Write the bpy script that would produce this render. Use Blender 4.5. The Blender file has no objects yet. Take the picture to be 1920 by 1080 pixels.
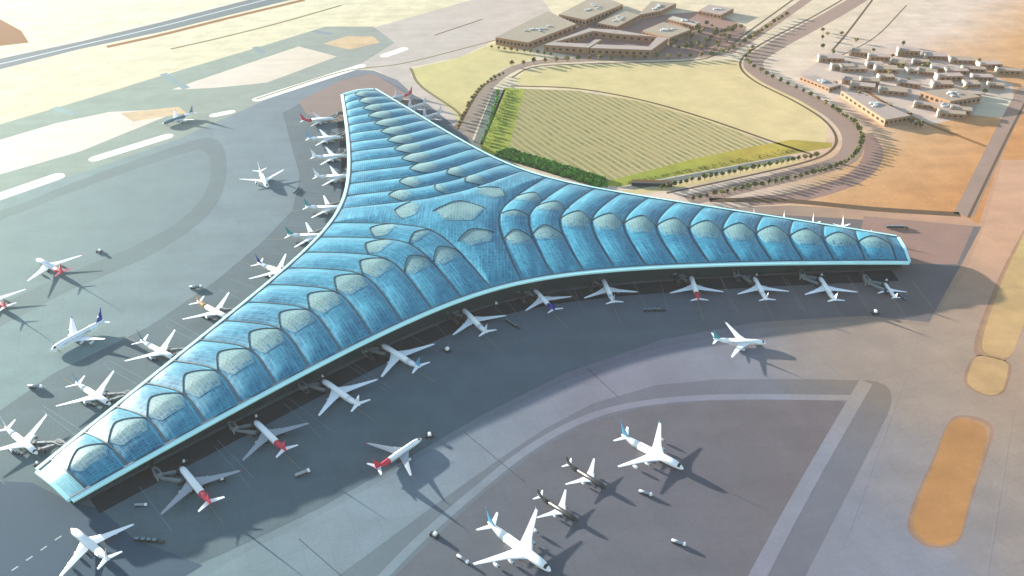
import bpy, bmesh, math, random
import numpy as np
from mathutils import Vector, Matrix
random.seed(7)
D = bpy.data; C = bpy.context.scene.collection
R = math.radians
# ------------------------------------------------------------------ camera
FPX, PITCH, ROLL, CAMH = 1600.97, 0.5890, -0.03567, 620.93
_F = Vector((0, math.cos(PITCH), -math.sin(PITCH))); _X = Vector((1, 0, 0)); _U = _X.cross(_F)
_c, _s = math.cos(ROLL), math.sin(ROLL)
CR = _X*_c + _U*_s; CU = -_X*_s + _U*_c
def G(px, py, z=0.0):                       # a point of the site, surveyed from the photograph
    d = _F*FPX + CR*(px-960) - CU*(py-540)
    t = (z-CAMH)/d.z
    return Vector((d.x*t, d.y*t, z))
cam = D.objects.new('camera', D.cameras.new('camera')); C.objects.link(cam)
cam.matrix_world = Matrix(((CR.x, CU.x, -_F.x, 0), (CR.y, CU.y, -_F.y, 0), (CR.z, CU.z, -_F.z, CAMH), (0, 0, 0, 1)))
cam.data.sensor_width = 36; cam.data.lens = FPX/1920*36
cam.data.clip_start = 1; cam.data.clip_end = 30000
S = bpy.context.scene; S.camera = cam
# ------------------------------------------------------------------ materials
ALB = 0.62
def lin(c):
    return tuple((x/12.92 if x <= .04045 else ((x+.055)/1.055)**2.4) for x in c)
def rgb(r, g, b, k=ALB):
    return tuple(x*k for x in lin((r/255, g/255, b/255)))+(1,)
def newmat(name, col=(.5,.5,.5,1), rough=.8, metal=0., spec=.5):
    m = D.materials.new(name); m.use_nodes = True
    b = m.node_tree.nodes['Principled BSDF']
    b.inputs['Base Color'].default_value = col; b.inputs['Roughness'].default_value = rough
    b.inputs['Metallic'].default_value = metal; b.inputs['Specular IOR Level'].default_value = spec
    return m
def nd(m, t, **kw):
    n = m.node_tree.nodes.new(t)
    for k, v in kw.items(): setattr(n, k, v)
    return n
def ln(m, a, b): m.node_tree.links.new(a, b)
def math_(m, op, a, b=None, c=None):
    n = nd(m, 'ShaderNodeMath', operation=op)
    for i, v in enumerate((a, b, c)):
        if v is None: continue
        if isinstance(v, (int, float)): n.inputs[i].default_value = v
        else: ln(m, v, n.inputs[i])
    return n.outputs[0]
def mix(m, f, a, b, bt='MIX'):
    n = nd(m, 'ShaderNodeMix', data_type='RGBA', blend_type=bt)
    for s_, v in ((n.inputs[0], f), (n.inputs[6], a), (n.inputs[7], b)):
        if isinstance(v, (int, float, tuple)): s_.default_value = v
        else: ln(m, v, s_)
    return n.outputs[2]
def field_coord(m, ax, ay, y0):             # position on the site, metres
    g = nd(m, 'ShaderNodeNewGeometry'); sp = nd(m, 'ShaderNodeSeparateXYZ'); ln(m, g.outputs['Position'], sp.inputs[0])
    return g.outputs['Position'], sp, math_(m, 'MULTIPLY_ADD', sp.outputs[0], ax, math_(m, 'MULTIPLY', math_(m, 'SUBTRACT', sp.outputs[1], y0), ay))
def site_mat(name, stops, ax, ay, y0, gain=1.0, rough=.9, n_big=.12, n_fine=.1, streak=0., spec=.2, tint=None, slab=False):
    """ground material: its colour drifts across the site (soil and pavement types; far haze mixed into the sand), with mottling and wear"""
    m = newmat(name, rough=rough, spec=spec); b = m.node_tree.nodes['Principled BSDF']
    pos, sp, u = field_coord(m, ax, ay, y0)
    big = nd(m, 'ShaderNodeTexNoise'); big.inputs['Scale'].default_value = .0042; big.inputs['Detail'].default_value = 5
    ln(m, pos, big.inputs['Vector'])
    lo, hi = stops[0][0], stops[-1][0]
    uu = math_(m, 'MULTIPLY_ADD', math_(m, 'SUBTRACT', big.outputs['Fac'], .5), 260., u)
    mr = nd(m, 'ShaderNodeMapRange'); ln(m, uu, mr.inputs[0]); mr.inputs[1].default_value = lo; mr.inputs[2].default_value = hi
    cr = nd(m, 'ShaderNodeValToRGB'); ln(m, mr.outputs[0], cr.inputs[0])
    el = cr.color_ramp.elements
    def put(e, c): e.color = tuple(min(1, x*gain) for x in rgb(*c)[:3])+(1,)
    el[0].position = 0; put(el[0], stops[0][1]); el[1].position = 1; put(el[1], stops[-1][1])
    for p, c in stops[1:-1]: put(el.new((p-lo)/(hi-lo)), c)
    col = cr.outputs[0]
    if tint: col = mix(m, 1., col, tint+(1,), 'MULTIPLY')
    n1 = nd(m, 'ShaderNodeTexNoise'); n1.inputs['Scale'].default_value = .02; n1.inputs['Detail'].default_value = 8; n1.inputs['Roughness'].default_value = .65
    ln(m, pos, n1.inputs['Vector'])
    f = math_(m, 'MULTIPLY_ADD', math_(m, 'SUBTRACT', n1.outputs['Fac'], .5), 2*n_big*2, 1.)
    n2 = nd(m, 'ShaderNodeTexNoise'); n2.inputs['Scale'].default_value = .25; n2.inputs['Detail'].default_value = 4
    ln(m, pos, n2.inputs['Vector'])
    f = math_(m, 'MULTIPLY', f, math_(m, 'MULTIPLY_ADD', math_(m, 'SUBTRACT', n2.outputs['Fac'], .5), n_fine*2, 1.))
    if streak:
        mp = nd(m, 'ShaderNodeMapping'); ln(m, pos, mp.inputs[0]); mp.inputs['Rotation'].default_value = (0, 0, R(-32)); mp.inputs['Scale'].default_value = (.0016, .035, 1)
        n3 = nd(m, 'ShaderNodeTexNoise'); n3.inputs['Scale'].default_value = 1.; n3.inputs['Detail'].default_value = 5; ln(m, mp.outputs[0], n3.inputs['Vector'])
        f = math_(m, 'MULTIPLY', f, math_(m, 'MULTIPLY_ADD', math_(m, 'SUBTRACT', n3.outputs['Fac'], .5), streak*2, 1.))
    if slab:
        mp2 = nd(m, 'ShaderNodeMapping'); ln(m, pos, mp2.inputs[0]); mp2.inputs['Rotation'].default_value = (0, 0, R(-21)); br = nd(m, 'ShaderNodeTexBrick'); ln(m, mp2.outputs[0], br.inputs['Vector'])
        br.offset = 0; br.inputs['Scale'].default_value = 1; br.inputs['Brick Width'].default_value = 24; br.inputs['Row Height'].default_value = 24; br.inputs['Mortar Size'].default_value = .5; br.inputs['Mortar Smooth'].default_value = .6
        br.inputs['Color1'].default_value = (1,1,1,1); br.inputs['Color2'].default_value = (.96,.96,.96,1); br.inputs['Mortar'].default_value = (.9,.9,.9,1)
        f = math_(m, 'MULTIPLY', f, br.outputs['Color'])
    cmb = nd(m, 'ShaderNodeCombineXYZ')
    for i in range(3): ln(m, f, cmb.inputs[i])
    ln(m, mix(m, 1., col, cmb.outputs[0], 'MULTIPLY'), b.inputs['Base Color'])
    return m
ASPH = [(-1300, (148,184,138)), (-700, (130,156,150)), (-250, (116,132,138)), (60, (120,118,128)), (250, (124,124,132)), (350, (142,128,118)), (460, (158,134,114)), (660, (194,148,116))]
SAND = [(-2500, (244,240,206)), (-1200, (246,230,186)), (-300, (240,216,180)), (150, (240,212,188)), (380, (228,172,116)), (650, (220,148,84))]  # far stops are paled, putting distance haze into the sand colour
def asph(name, gain=1., **k): return site_mat(name, ASPH, 1, .25, 900, gain, **k)
def sand(name, gain=1., **k): return site_mat(name, SAND, 1, -.9, 1000, gain, **k)
M = {}
M['sand'] = sand('desert_sand', streak=.16, n_big=.2, n_fine=.2)
M['apron'] = asph('apron_concrete', 1.30, slab=True, streak=.14)
M['apron_inner'] = site_mat('apron_inner_concrete', [(-200, (110,116,122)), (60, (116,112,118)), (300, (124,112,112))], 1, .25, 900, 1.05, slab=True, streak=.12)
M['apron_light'] = asph('taxiway_concrete_pale', 1.45, slab=True, streak=.14)
M['shoulder'] = asph('taxiway_shoulder', 1.0, n_big=.1)
M['stand'] = site_mat('stand_concrete', [(-700, (110,132,132)), (-200, (98,116,122)), (150, (104,112,120)), (450, (122,112,110))], 1, .25, 900, 1.15, slab=True, streak=.14)
M['sw'] = newmat('blue_grey_asphalt', rgb(78,104,120), .9, spec=.2)
M['island_core'] = asph('infield_grit', 1.2, n_big=.1)
M['line'] = asph('faded_marking', 1.5, n_big=.15)
M['farpave'] = site_mat('far_pavement', [(-1500, (196,196,180)), (-500, (200,190,178)), (500, (216,192,172))], 1, 0, 0, 1.1, streak=.12)
M['green_taxi'] = site_mat('green_grey_taxiway', [(-1500, (162,182,150)), (-900, (156,178,158)), (-300, (166,172,160))], 1, 0, 0, 1., streak=.12)
M['strip'] = newmat('pale_strip_grit', rgb(250,246,226,.8), .9)
M['pale'] = site_mat('pale_infield', [(-1300, (250,250,232)), (-700, (240,226,206)), (-200, (226,206,176))], 1, 0, 0, 1.12, n_big=.1, streak=.15)
M['orange'] = site_mat('orange_infield', [(0, (206,150,92)), (500, (200,142,86)), (720, (216,174,112))], 1, 0, 0, 1., n_big=.2, streak=.2)
M['orange2'] = site_mat('ochre_infield', [(-600, (236,206,160)), (500, (216,172,118)), (720, (224,188,124))], 1, 0, 0, 1., n_big=.2, streak=.2)
M['terra'] = site_mat('terracotta_pavement', [(-700, (160,140,130)), (-300, (160,138,128)), (300, (176,140,126)), (640, (176,138,120))], 1, 0, 0, 1., n_big=.1)
M['verge1'] = site_mat('sandy_verge_thin', [(200, (150,126,112)), (720, (196,146,114))], 1, 0, 0, 1., n_big=.3)
M['verge2'] = site_mat('sandy_verge', [(200, (168,132,100)), (720, (204,158,112))], 1, 0, 0, 1., n_big=.3)
M['brownroad'] = site_mat('brown_taxiway', [(200, (150,132,126)), (480, (170,130,108)), (760, (182,138,104))], 1, 0, 0, 1.0, streak=.2)
M['road'] = site_mat('road_asphalt', [(-400, (180,168,146)), (300, (190,160,140)), (900, (192,158,138))], 1, 0, 0, .86, n_big=.08)
M['bluehwy'] = newmat('highway_asphalt', rgb(112,130,134), .9, spec=.2)
M['brown'] = newmat('brown_earth', rgb(170,120,70), .95, spec=.1)
M['kerb'] = newmat('dark_verge', rgb(120,96,72), .95, spec=.1)
M['track'] = newmat('gravel_track', rgb(150,136,96), .95, spec=.1)
M['fieldsand'] = site_mat('sandy_grassland', [(-600, (212,206,120)), (0, (220,202,140)), (500, (232,204,146))], 1, 0, 0, 1.08, n_big=.15)
M['joint'] = newmat('pavement_joint', rgb(84,86,90), .9, spec=.1)
M['white_line'] = newmat('white_marking', rgb(220,228,226), .8)
M['grasshot'] = site_mat('lime_grass', [(-300, (168,170,52)), (0, (158,166,54)), (260, (158,164,56)), (420, (188,164,62))], 1, 0, 0, 1.1, n_big=.3)
M['grassdark'] = newmat('dark_grass', rgb(108,160,56), .95, spec=.1)
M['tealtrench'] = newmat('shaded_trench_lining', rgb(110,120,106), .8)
# planted field with rows
_a, _b = G(1193,264), G(1256,300); ROWROT = -math.degrees(math.atan2(_b.y-_a.y, _b.x-_a.x))+90
m = newmat('planted_rows', rough=.95, spec=.1); b = m.node_tree.nodes['Principled BSDF']
g = nd(m, 'ShaderNodeNewGeometry'); mp = nd(m, 'ShaderNodeMapping'); ln(m, g.outputs['Position'], mp.inputs[0]); mp.inputs['Rotation'].default_value = (0, 0, R(ROWROT))
wv = nd(m, 'ShaderNodeTexWave', bands_direction='X'); wv.inputs['Scale'].default_value = .026; wv.inputs['Distortion'].default_value = 5.; wv.inputs['Detail'].default_value = 3; wv.inputs['Detail Scale'].default_value = .12; wv.inputs['Detail Roughness'].default_value = .7
ln(m, mp.outputs[0], wv.inputs['Vector'])
sp = nd(m, 'ShaderNodeSeparateXYZ'); ln(m, g.outputs['Position'], sp.inputs[0])
mr = nd(m, 'ShaderNodeMapRange'); ln(m, sp.outputs[0], mr.inputs[0]); mr.inputs[1].default_value = -20; mr.inputs[2].default_value = 480
n1 = nd(m, 'ShaderNodeTexNoise'); n1.inputs['Scale'].default_value = .03; n1.inputs['Detail'].default_value = 10; n1.inputs['Roughness'].default_value = .78; ln(m, g.outputs['Position'], n1.inputs['Vector'])
base = mix(m, mr.outputs[0], rgb(186,174,118), rgb(222,190,132))
base = mix(m, math_(m, 'MINIMUM', math_(m, 'MULTIPLY', math_(m, 'POWER', n1.outputs['Fac'], 3.), 4.), 1.), base, rgb(140,138,78))
st = nd(m, 'ShaderNodeMapRange'); ln(m, wv.outputs['Fac'], st.inputs[0]); st.inputs[1].default_value = .55; st.inputs[2].default_value = .8
amt = math_(m, 'MULTIPLY', math_(m, 'MULTIPLY_ADD', mr.outputs[0], .45, .4), math_(m, 'MULTIPLY', st.outputs[0], math_(m,'MULTIPLY', math_(m,'MAXIMUM', math_(m,'SUBTRACT', n1.outputs['Fac'], .3), 0), 4.)))
ln(m, mix(m, amt, base, rgb(232,214,166)), b.inputs['Base Color'])
M['rows'] = m
# terminal materials
def roof_mat(name, c_deep, c_pale, rough, spec, fade=None, slat=.3):
    m = newmat(name, rough=rough, spec=spec); b = m.node_tree.nodes['Principled BSDF']
    uv = nd(m, 'ShaderNodeUVMap'); sp = nd(m, 'ShaderNodeSeparateXYZ'); ln(m, uv.outputs[0], sp.inputs[0])   # uv in metres
    def cell(o, s):
        q = math_(m, 'DIVIDE', o, s); return math_(m, 'FLOOR', q), math_(m, 'FRACT', q)
    fx, rx = cell(sp.outputs[0], 4.2); fy, ry = cell(sp.outputs[1], 3.0)
    cv = nd(m, 'ShaderNodeCombineXYZ'); ln(m, fx, cv.inputs[0]); ln(m, fy, cv.inputs[1])
    wn = nd(m, 'ShaderNodeTexWhiteNoise', noise_dimensions='3D')
    oi = nd(m, 'ShaderNodeObjectInfo'); ln(m, oi.outputs['Random'], cv.inputs[2]); ln(m, cv.outputs[0], wn.inputs['Vector'])
    g = nd(m, 'ShaderNodeNewGeometry'); n1 = nd(m, 'ShaderNodeTexNoise'); n1.inputs['Scale'].default_value = .022; n1.inputs['Detail'].default_value = 3; ln(m, g.outputs['Position'], n1.inputs['Vector'])
    f = math_(m, 'ADD', math_(m, 'MULTIPLY', wn.outputs['Value'], .45), math_(m, 'MULTIPLY', math_(m, 'SUBTRACT', n1.outputs['Fac'], .25), 1.1))
    f = math_(m, 'MULTIPLY', f, 1., ); cl = nd(m, 'ShaderNodeClamp'); ln(m, f, cl.inputs[0])
    col = mix(m, cl.outputs[0], c_deep, c_pale)
    if fade:                                   # fritted panes thin out towards the low edge of the skylight
        d2 = mix(m, cl.outputs[0], fade[0], fade[1])
        t = math_(m, 'ADD', math_(m, 'DIVIDE', sp.outputs[1], fade[2]), math_(m, 'MULTIPLY', math_(m, 'SUBTRACT', wn.outputs['Value'], .5), .9))
        ct = nd(m, 'ShaderNodeClamp'); ln(m, t, ct.inputs[0]); col = mix(m, ct.outputs[0], d2, col)
        g1 = math_(m, 'FRACT', math_(m, 'DIVIDE', math_(m, 'ADD', sp.outputs[0], sp.outputs[1]), 6.)); g2 = math_(m, 'FRACT', math_(m, 'DIVIDE', math_(m, 'SUBTRACT', sp.outputs[0], sp.outputs[1]), 6.))
        dm = math_(m, 'MAXIMUM', math_(m, 'LESS_THAN', g1, .16), math_(m, 'LESS_THAN', g2, .16))
        col = mix(m, math_(m, 'MULTIPLY', dm, .3), col, tuple(x*.45 for x in c_deep[:3])+(1,))
    n4 = nd(m, 'ShaderNodeTexNoise', noise_dimensions='2D'); mp4 = nd(m, 'ShaderNodeMapping'); ln(m, uv.outputs[0], mp4.inputs[0]); mp4.inputs['Scale'].default_value = (.28, .03, 1); ln(m, mp4.outputs[0], n4.inputs['Vector']); n4.inputs['Scale'].default_value = 1.; n4.inputs['Detail'].default_value = 4
    stv = nd(m, 'ShaderNodeMapRange'); ln(m, n4.outputs['Fac'], stv.inputs[0]); stv.inputs[1].default_value = .5; stv.inputs[2].default_value = .75
    col = mix(m, math_(m, 'MULTIPLY', stv.outputs[0], slat), col, tuple(min(1, x*2.+.05) for x in c_pale[:3])+(1,))
    line = math_(m, 'MAXIMUM', math_(m, 'LESS_THAN', rx, .12), math_(m, 'LESS_THAN', ry, .2))
    col = mix(m, math_(m, 'MULTIPLY', line, .3), col, tuple(x*2.2+.03 for x in c_pale[:3])+(1,))
    ln(m, col, b.inputs['Base Color'])
    ln(m, math_(m, 'MULTIPLY_ADD', wn.outputs['Value'], .12, rough), b.inputs['Roughness'])
    return m
M['roof'] = roof_mat('blue_solar_glass', (.005,.075,.16,1), (.05,.26,.34,1), .32, .22)
M['roof_end_sunlit'] = roof_mat('painted_sunlit_roof', (.12,.42,.44,1), (.3,.62,.6,1), .35, .5)  # paler copy of the roof; sunlight on the left tip is in its colour
M['sky_light'] = roof_mat('pale_skylight_mesh', (.10,.22,.23,1), (.19,.31,.30,1), .5, .2, fade=((.005,.075,.16,1), (.05,.26,.34,1), 13.), slat=.1)
M['rib'] = newmat('dark_teal_rib', (.012,.05,.058,1), .5)
M['fascia'] = newmat('pale_teal_fascia', (.50,.88,.86,1), .3)
M['gutter'] = newmat('dark_gutter', (.01,.04,.055,1), .6)
M['glasswall'] = newmat('dark_facade_glass', (.012,.03,.035,1), .15, spec=.6)
M['soffit'] = newmat('dark_soffit', (.05,.06,.06,1), .8)
M['concrete'] = newmat('pale_concrete', (.42,.44,.42,1), .8)
M['bridge_white'] = newmat('bridge_grey', (.17,.19,.19,1), .6)
M['dark'] = newmat('dark_metal', (.03,.035,.04,1), .6)
M['tyre'] = newmat('tyre_rubber', (.02,.02,.02,1), .9)
# aircraft paints
for n, c in dict(white=(.84,.86,.86), grey=(.30,.33,.35), red=(.55,.03,.06), navy=(.02,.03,.30), blue=(.10,.35,.55), teal=(.03,.28,.30), orange=(.62,.33,.12), black=(.035,.035,.03), slate=(.12,.2,.24), engine=(.55,.58,.6), lightgrey=(.55,.57,.58)).items():
    M['p_'+n] = newmat('paint_'+n, c+(1,), .32, spec=.5)
M['leaf'] = newmat('leaf_olive', (.12,.13,.03,1), .9, spec=.1)
M['leaf2'] = newmat('leaf_ochre', (.24,.17,.05,1), .9, spec=.1)
M['leafg'] = newmat('leaf_green', (.12,.30,.05,1), .9, spec=.1)
M['bark'] = newmat('bark', (.12,.08,.05,1), .9)
M['wall_tan'] = newmat('tan_wall', rgb(190,146,108), .9)
M['wall_white'] = newmat('white_wall', (.4,.35,.28,1), .8)
M['roof_tan'] = site_mat('tan_roof', [(0, (188,174,150)), (900, (196,172,148))], 1, 0, 0, 1., n_big=.1)
M['roof_pink'] = site_mat('pink_grey_roof', [(0, (196,180,168)), (900, (204,180,164))], 1, 0, 0, 1., n_big=.1)
M['window'] = newmat('window_dark', (.03,.025,.02,1), .3)
# ------------------------------------------------------------------ object helpers
def link(name, verts, faces, mat, parent=None, uvs=None, smooth=False):
    me = D.meshes.new(name); me.from_pydata([tuple(v) for v in verts], [], faces)
    if uvs is not None:
        ul = me.uv_layers.new(name='UVMap')
        for l in me.loops: ul.data[l.index].uv = uvs[l.vertex_index]
    me.materials.append(mat)
    if smooth:
        for p in me.polygons: p.use_smooth = True
    o = D.objects.new(name, me); C.objects.link(o)
    if parent: o.parent = parent
    return o
def tag(o, label=None, cat=None, group=None, kind=None):
    if label: o['label'] = label
    if cat: o['category'] = cat
    if group: o['group'] = group
    if kind: o['kind'] = kind
    return o
def empty(name, loc=(0,0,0), rz=0., sc=1.):
    o = D.objects.new(name, None); C.objects.link(o); o.location = loc; o.rotation_euler = (0, 0, rz); o.scale = (sc,)*3
    o.empty_display_size = 1; return o
class MB:
    def __init__(s): s.v = []; s.f = []
    def add(s, v, f):
        n = len(s.v); s.v += [tuple(x) for x in v]; s.f += [tuple(i+n for i in q) for q in f]; return s
    def box(s, x0, x1, y0, y1, z0, z1, rz=0, c=(0,0)):
        ca, sa = math.cos(rz), math.sin(rz)
        v = [(x, y, z) for z in (z0, z1) for x, y in ((x0,y0),(x1,y0),(x1,y1),(x0,y1))]
        v = [(c[0]+x*ca-y*sa, c[1]+x*sa+y*ca, z) for x, y, z in v]
        return s.add(v, [(0,3,2,1),(4,5,6,7),(0,1,5,4),(1,2,6,5),(2,3,7,6),(3,0,4,7)])
    def prism(s, pts, z0, z1):                      # any simple polygon, counter-clockwise
        n = len(pts); v = [(p[0],p[1],z0) for p in pts]+[(p[0],p[1],z1) for p in pts]
        f = [tuple(range(n-1,-1,-1)), tuple(range(n, 2*n))]+[(i,(i+1)%n,(i+1)%n+n,i+n) for i in range(n)]
        return s.add(v, f)
    def rings(s, rings, cap=True):                  # list of equal-length rings
        n = len(rings[0]); v = [p for r in rings for p in r]; f = []
        for k in range(len(rings)-1):
            for i in range(n):
                j = (i+1)%n; f.append((k*n+i, k*n+j, (k+1)*n+j, (k+1)*n+i))
        if cap: f += [tuple(range(n-1,-1,-1)), tuple(range((len(rings)-1)*n, len(rings)*n))]
        return s.add(v, f)
    def bar(s, a, b, w, h=None):                    # square bar between two points
        a = Vector(a); b = Vector(b); d = (b-a).normalized(); h = h or w
        side = d.cross(Vector((0,0,1)));  side = side.normalized() if side.length > 1e-4 else Vector((1,0,0))
        up = side.cross(d)
        r = [[p+side*sx*w/2+up*sy*h/2 for sx, sy in ((-1,-1),(1,-1),(1,1),(-1,1))] for p in (a, b)]
        return s.rings(r)
    def build(s, name, mat, parent=None, smooth=False):
        return link(name, s.v, s.f, mat, parent, smooth=smooth)
def cyl_rings(p0, p1, r0, r1, n=10):
    p0 = Vector(p0); p1 = Vector(p1); d = (p1-p0).normalized(); a = d.orthogonal().normalized(); b = d.cross(a)
    return [[p+a*math.cos(t*2*math.pi/n)*r+b*math.sin(t*2*math.pi/n)*r for t in range(n)] for p, r in ((p0,r0),(p1,r1))]
def smooth_px(pts, n=8, closed=False):              # Catmull-Rom
    P = [Vector((a[0], a[1])) for a in pts]; out = []
    N = len(P); rng = range(N) if closed else range(N-1)
    for i in rng:
        p1 = P[i]; p2 = P[(i+1)%N]
        p0 = P[i-1] if (closed or i > 0) else p1*2-p2
        p3 = P[(i+2)%N] if (closed or i+2 < N) else p2*2-p1
        for k in range(n):
            t = k/n
            out.append(.5*((2*p1)+(p2-p0)*t+(2*p0-5*p1+4*p2-p3)*t*t+(3*p1-p0-3*p2+p3)*t**3))
    if not closed: out.append(P[-1])
    return out
def sheet(name, pts_world, z, mat, label=None, kind='structure'):
    pts = [(p.x, p.y, z) for p in pts_world]
    bm = bmesh.new(); vs = [bm.verts.new(p) for p in pts]; f = bm.faces.new(vs)
    f.normal_update()
    if f.normal.z < 0: f.normal_flip()
    bmesh.ops.triangulate(bm, faces=[f])
    me = D.meshes.new(name); bm.to_mesh(me); bm.free(); me.materials.append(mat)
    o = D.objects.new(name, me); C.objects.link(o); o['kind'] = kind
    return o
def poly(name, px, lvl, mat, smooth=False, n=6):
    if name == 'infield_ochre':
        for q_, k_ in ((1.13, .9), (1.06, .5)):
            cx = sum(a[0] for a in px)/len(px); cy = sum(a[1] for a in px)/len(px)
            poly('infield_verge', [(cx+(a[0]-cx)*(1+(q_-1)*1.4), cy+(a[1]-cy)*(1+(q_-1)*.5)) for a in px], lvl-k_, M['verge1' if q_ > 1.1 else 'verge2'], True)
    q = smooth_px(px, n, True) if smooth else [Vector(a) for a in px]
    return sheet(name, [G(a[0], a[1]) for a in q], lvl*.012, mat)
def ribbon(name, px, width, lvl, mat, n=8, closed=False, zoff=0, world=False):
    pts = px if world else [G(a[0], a[1]) for a in smooth_px(px, n, closed)]
    v = []; f = []; m_ = len(pts)
    for i, p in enumerate(pts):
        a = pts[max(i-1, 0)]; c = pts[min(i+1, m_-1)]; d = (c-a); d.z = 0; d.normalize(); nn = Vector((-d.y, d.x, 0))
        w = width if not callable(width) else width(i/(m_-1))
        v += [(p.x-nn.x*w/2, p.y-nn.y*w/2, lvl*.012), (p.x+nn.x*w/2, p.y+nn.y*w/2, lvl*.012)]
        if i: f.append((2*i-2, 2*i, 2*i+1, 2*i-1))
    f = [q[::-1] for q in f] if False else f
    o = link(name, v, f, mat); o['kind'] = 'structure'; return o
def dup(root, loc, rz, sc=1., mats=None):
    r = root.copy(); C.objects.link(r); r.location = loc; r.rotation_euler = (0, 0, rz); r.scale = (sc,)*3
    for ch in root.children:
        c = ch.copy(); C.objects.link(c); c.parent = r
        for g_ in ch.children:
            d = g_.copy(); C.objects.link(d); d.parent = c
    return r
# ------------------------------------------------------------------ ground
L_ = [(-9000,-2500),(9000,-2500),(9000,12000),(-9000,12000)]
sheet('ground', [Vector((x, y, 0)) for x, y in L_], 0, M['sand'])
# aprons and taxiways (lowest level first)
poly('apron', [(-900,560),(-60,388),(150,325),(330,262),(470,190),(640,130),(700,132),(745,150),(790,190),(870,245),(900,300),(1100,370),(1300,392),(1480,385),(1805,404),(1835,420),(1875,300),(1990,300),(2150,600),(2300,1500),(-900,1500)], 1, M['apron'])
poly('far_taxiway', [(560,75),(700,52),(820,18),(905,-6),(1010,-10),(1040,30),(930,75),(860,108),(772,125),(770,142),(862,206),(855,240),(745,150),(700,130),(640,132),(470,190),(430,170),(540,125)], 2, M['farpave'])
poly('green_taxiway', [(-300,330),(0,233),(150,189),(300,143),(470,93),(610,50),(700,50),(740,80),(660,130),(560,160),(470,200),(330,262),(150,325),(-60,388),(-500,520)], 2.4, M['green_taxi'])
poly('infield_pale', [(-200,330),(0,262),(105,231),(205,210),(330,204),(320,215),(150,284),(0,327),(-200,395)], 3.2, M['pale'])
poly('infield_sand', [(322,168),(367,152),(560,87),(632,106),(500,155),(400,165)], 3.2, M['pale'])
poly('infield_sand', [(606,82),(650,68),(700,68),(712,80),(655,93)], 3.2, M['orange2'])
poly('infield_sand', [(225,212),(335,200),(350,212),(250,228)], 3.6, M['orange2'])
for a, b_, w in (((-40,382),(104,332),30),((180,297),(312,256),25),((484,186),(676,124),24),((402,216),(432,210),20),((722,104),(756,92),24)):
    p, q = G(*a), G(*b_); d = (q-p).normalized(); nn = Vector((-d.y, d.x, 0)); pts = []
    for k in range(9): t = math.pi*k/8; pts.append(q+nn*w/2*math.cos(t)*-1+d*w/2*math.sin(t))
    for k in range(9): t = math.pi*k/8; pts.append(p+nn*w/2*math.cos(t)-d*w/2*math.sin(t))
    sheet('infield_strip', pts, .05, M['strip'])
for a, b_ in (((305,138),(350,166)),((478,88),(494,100)),((585,58),(622,64)),((100,202),(140,214))):
    ribbon('taxiway_marking', [a, b_], 16, 4.2, M['line'])
poly('taxiway_pad', [(470,98),(530,80),(546,86),(490,104)], 3.8, M['green_taxi'])
# apron island in the west
poly('taxiway_shoulder', [(-300,480),(0,395),(130,345),(260,298),(370,262),(405,262),(422,285),(424,330),(408,380),(360,430),(270,485),(130,545),(0,612),(-300,760)], 3, M['shoulder'], True)
poly('infield_grit', [(-300,505),(0,412),(130,362),(260,315),(362,283),(384,284),(394,300),(394,335),(376,375),(330,418),(250,462),(110,520),(0,572),(-300,710)], 4, M['island_core'], True)
# stands around the terminal
poly('aircraft_stand', [(530,212),(640,150),(700,138),(790,185),(850,235),(900,290),(1100,365),(1300,395),(1500,405),(1840,425),(1800,500),(1742,604),(1620,592),(1420,604),(1240,637),(1060,700),(900,780),(750,868),(600,952),(480,1010),(300,1090),(-300,1250),(-300,900),(0,770),(100,700),(280,612),(400,530),(490,455),(548,395),(562,330)], 5, M['stand'])
poly('aircraft_stand_end', [(1620,405),(1826,424),(1795,495),(1600,495)], 6, M['terra'])
poly('aircraft_stand_end', [(560,190),(640,150),(700,138),(745,165),(790,200),(640,230),(575,215)], 6, M['terra'])
poly('service_apron', [(-300,1000),(-60,900),(60,905),(130,940),(190,955),(250,1010),(380,1060),(300,1110),(-300,1400)], 5.5, M['sw'])
# south taxiways
poly('pale_taxiway', [(1626,600),(1740,612),(1810,510),(1845,425),(1880,300),(1990,300),(2300,400),(2600,1500),(500,1500),(300,1130),(480,1026),(600,966),(750,882),(900,794),(1060,714),(1240,651),(1420,617)], 5, M['apron_light'])
poly('taxiway_shoulder', [(560,1130),(640,1076),(800,958),(940,858),(1020,805),(1110,757),(1230,722),(1350,711),(1500,711),(1625,713),(1645,716),(1660,722),(1669,732),(1672,746),(1670,760),(1664,778),(1600,905),(1500,1100),(1480,1180),(560,1180)], 6, M['shoulder'])
poly('inner_apron', [(690,1130),(780,1040),(900,930),(1000,850),(1090,796),(1200,765),(1320,752),(1500,750),(1578,752),(1586,760),(1560,815),(1470,975),(1370,1180),(690,1180)], 7, M['apron_inner'])
ribbon('taxiway_line', [(700,1100),(780,1018),(880,930),(980,850),(1070,797),(1160,765),(1280,748),(1420,744),(1600,746)], 9, 8, M['line'])
ribbon('taxiway_line', [(1624,716),(1560,826),(1490,950),(1405,1110)], 14, 9, M['line'])
for a, b_ in (((625,895),(735,975)),((905,790),(960,830))):
    pass
for pts in (((1170,560),(1190,640)),((560,990),(820,1200)),((1290,650),(1330,745))):
    pass
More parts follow.
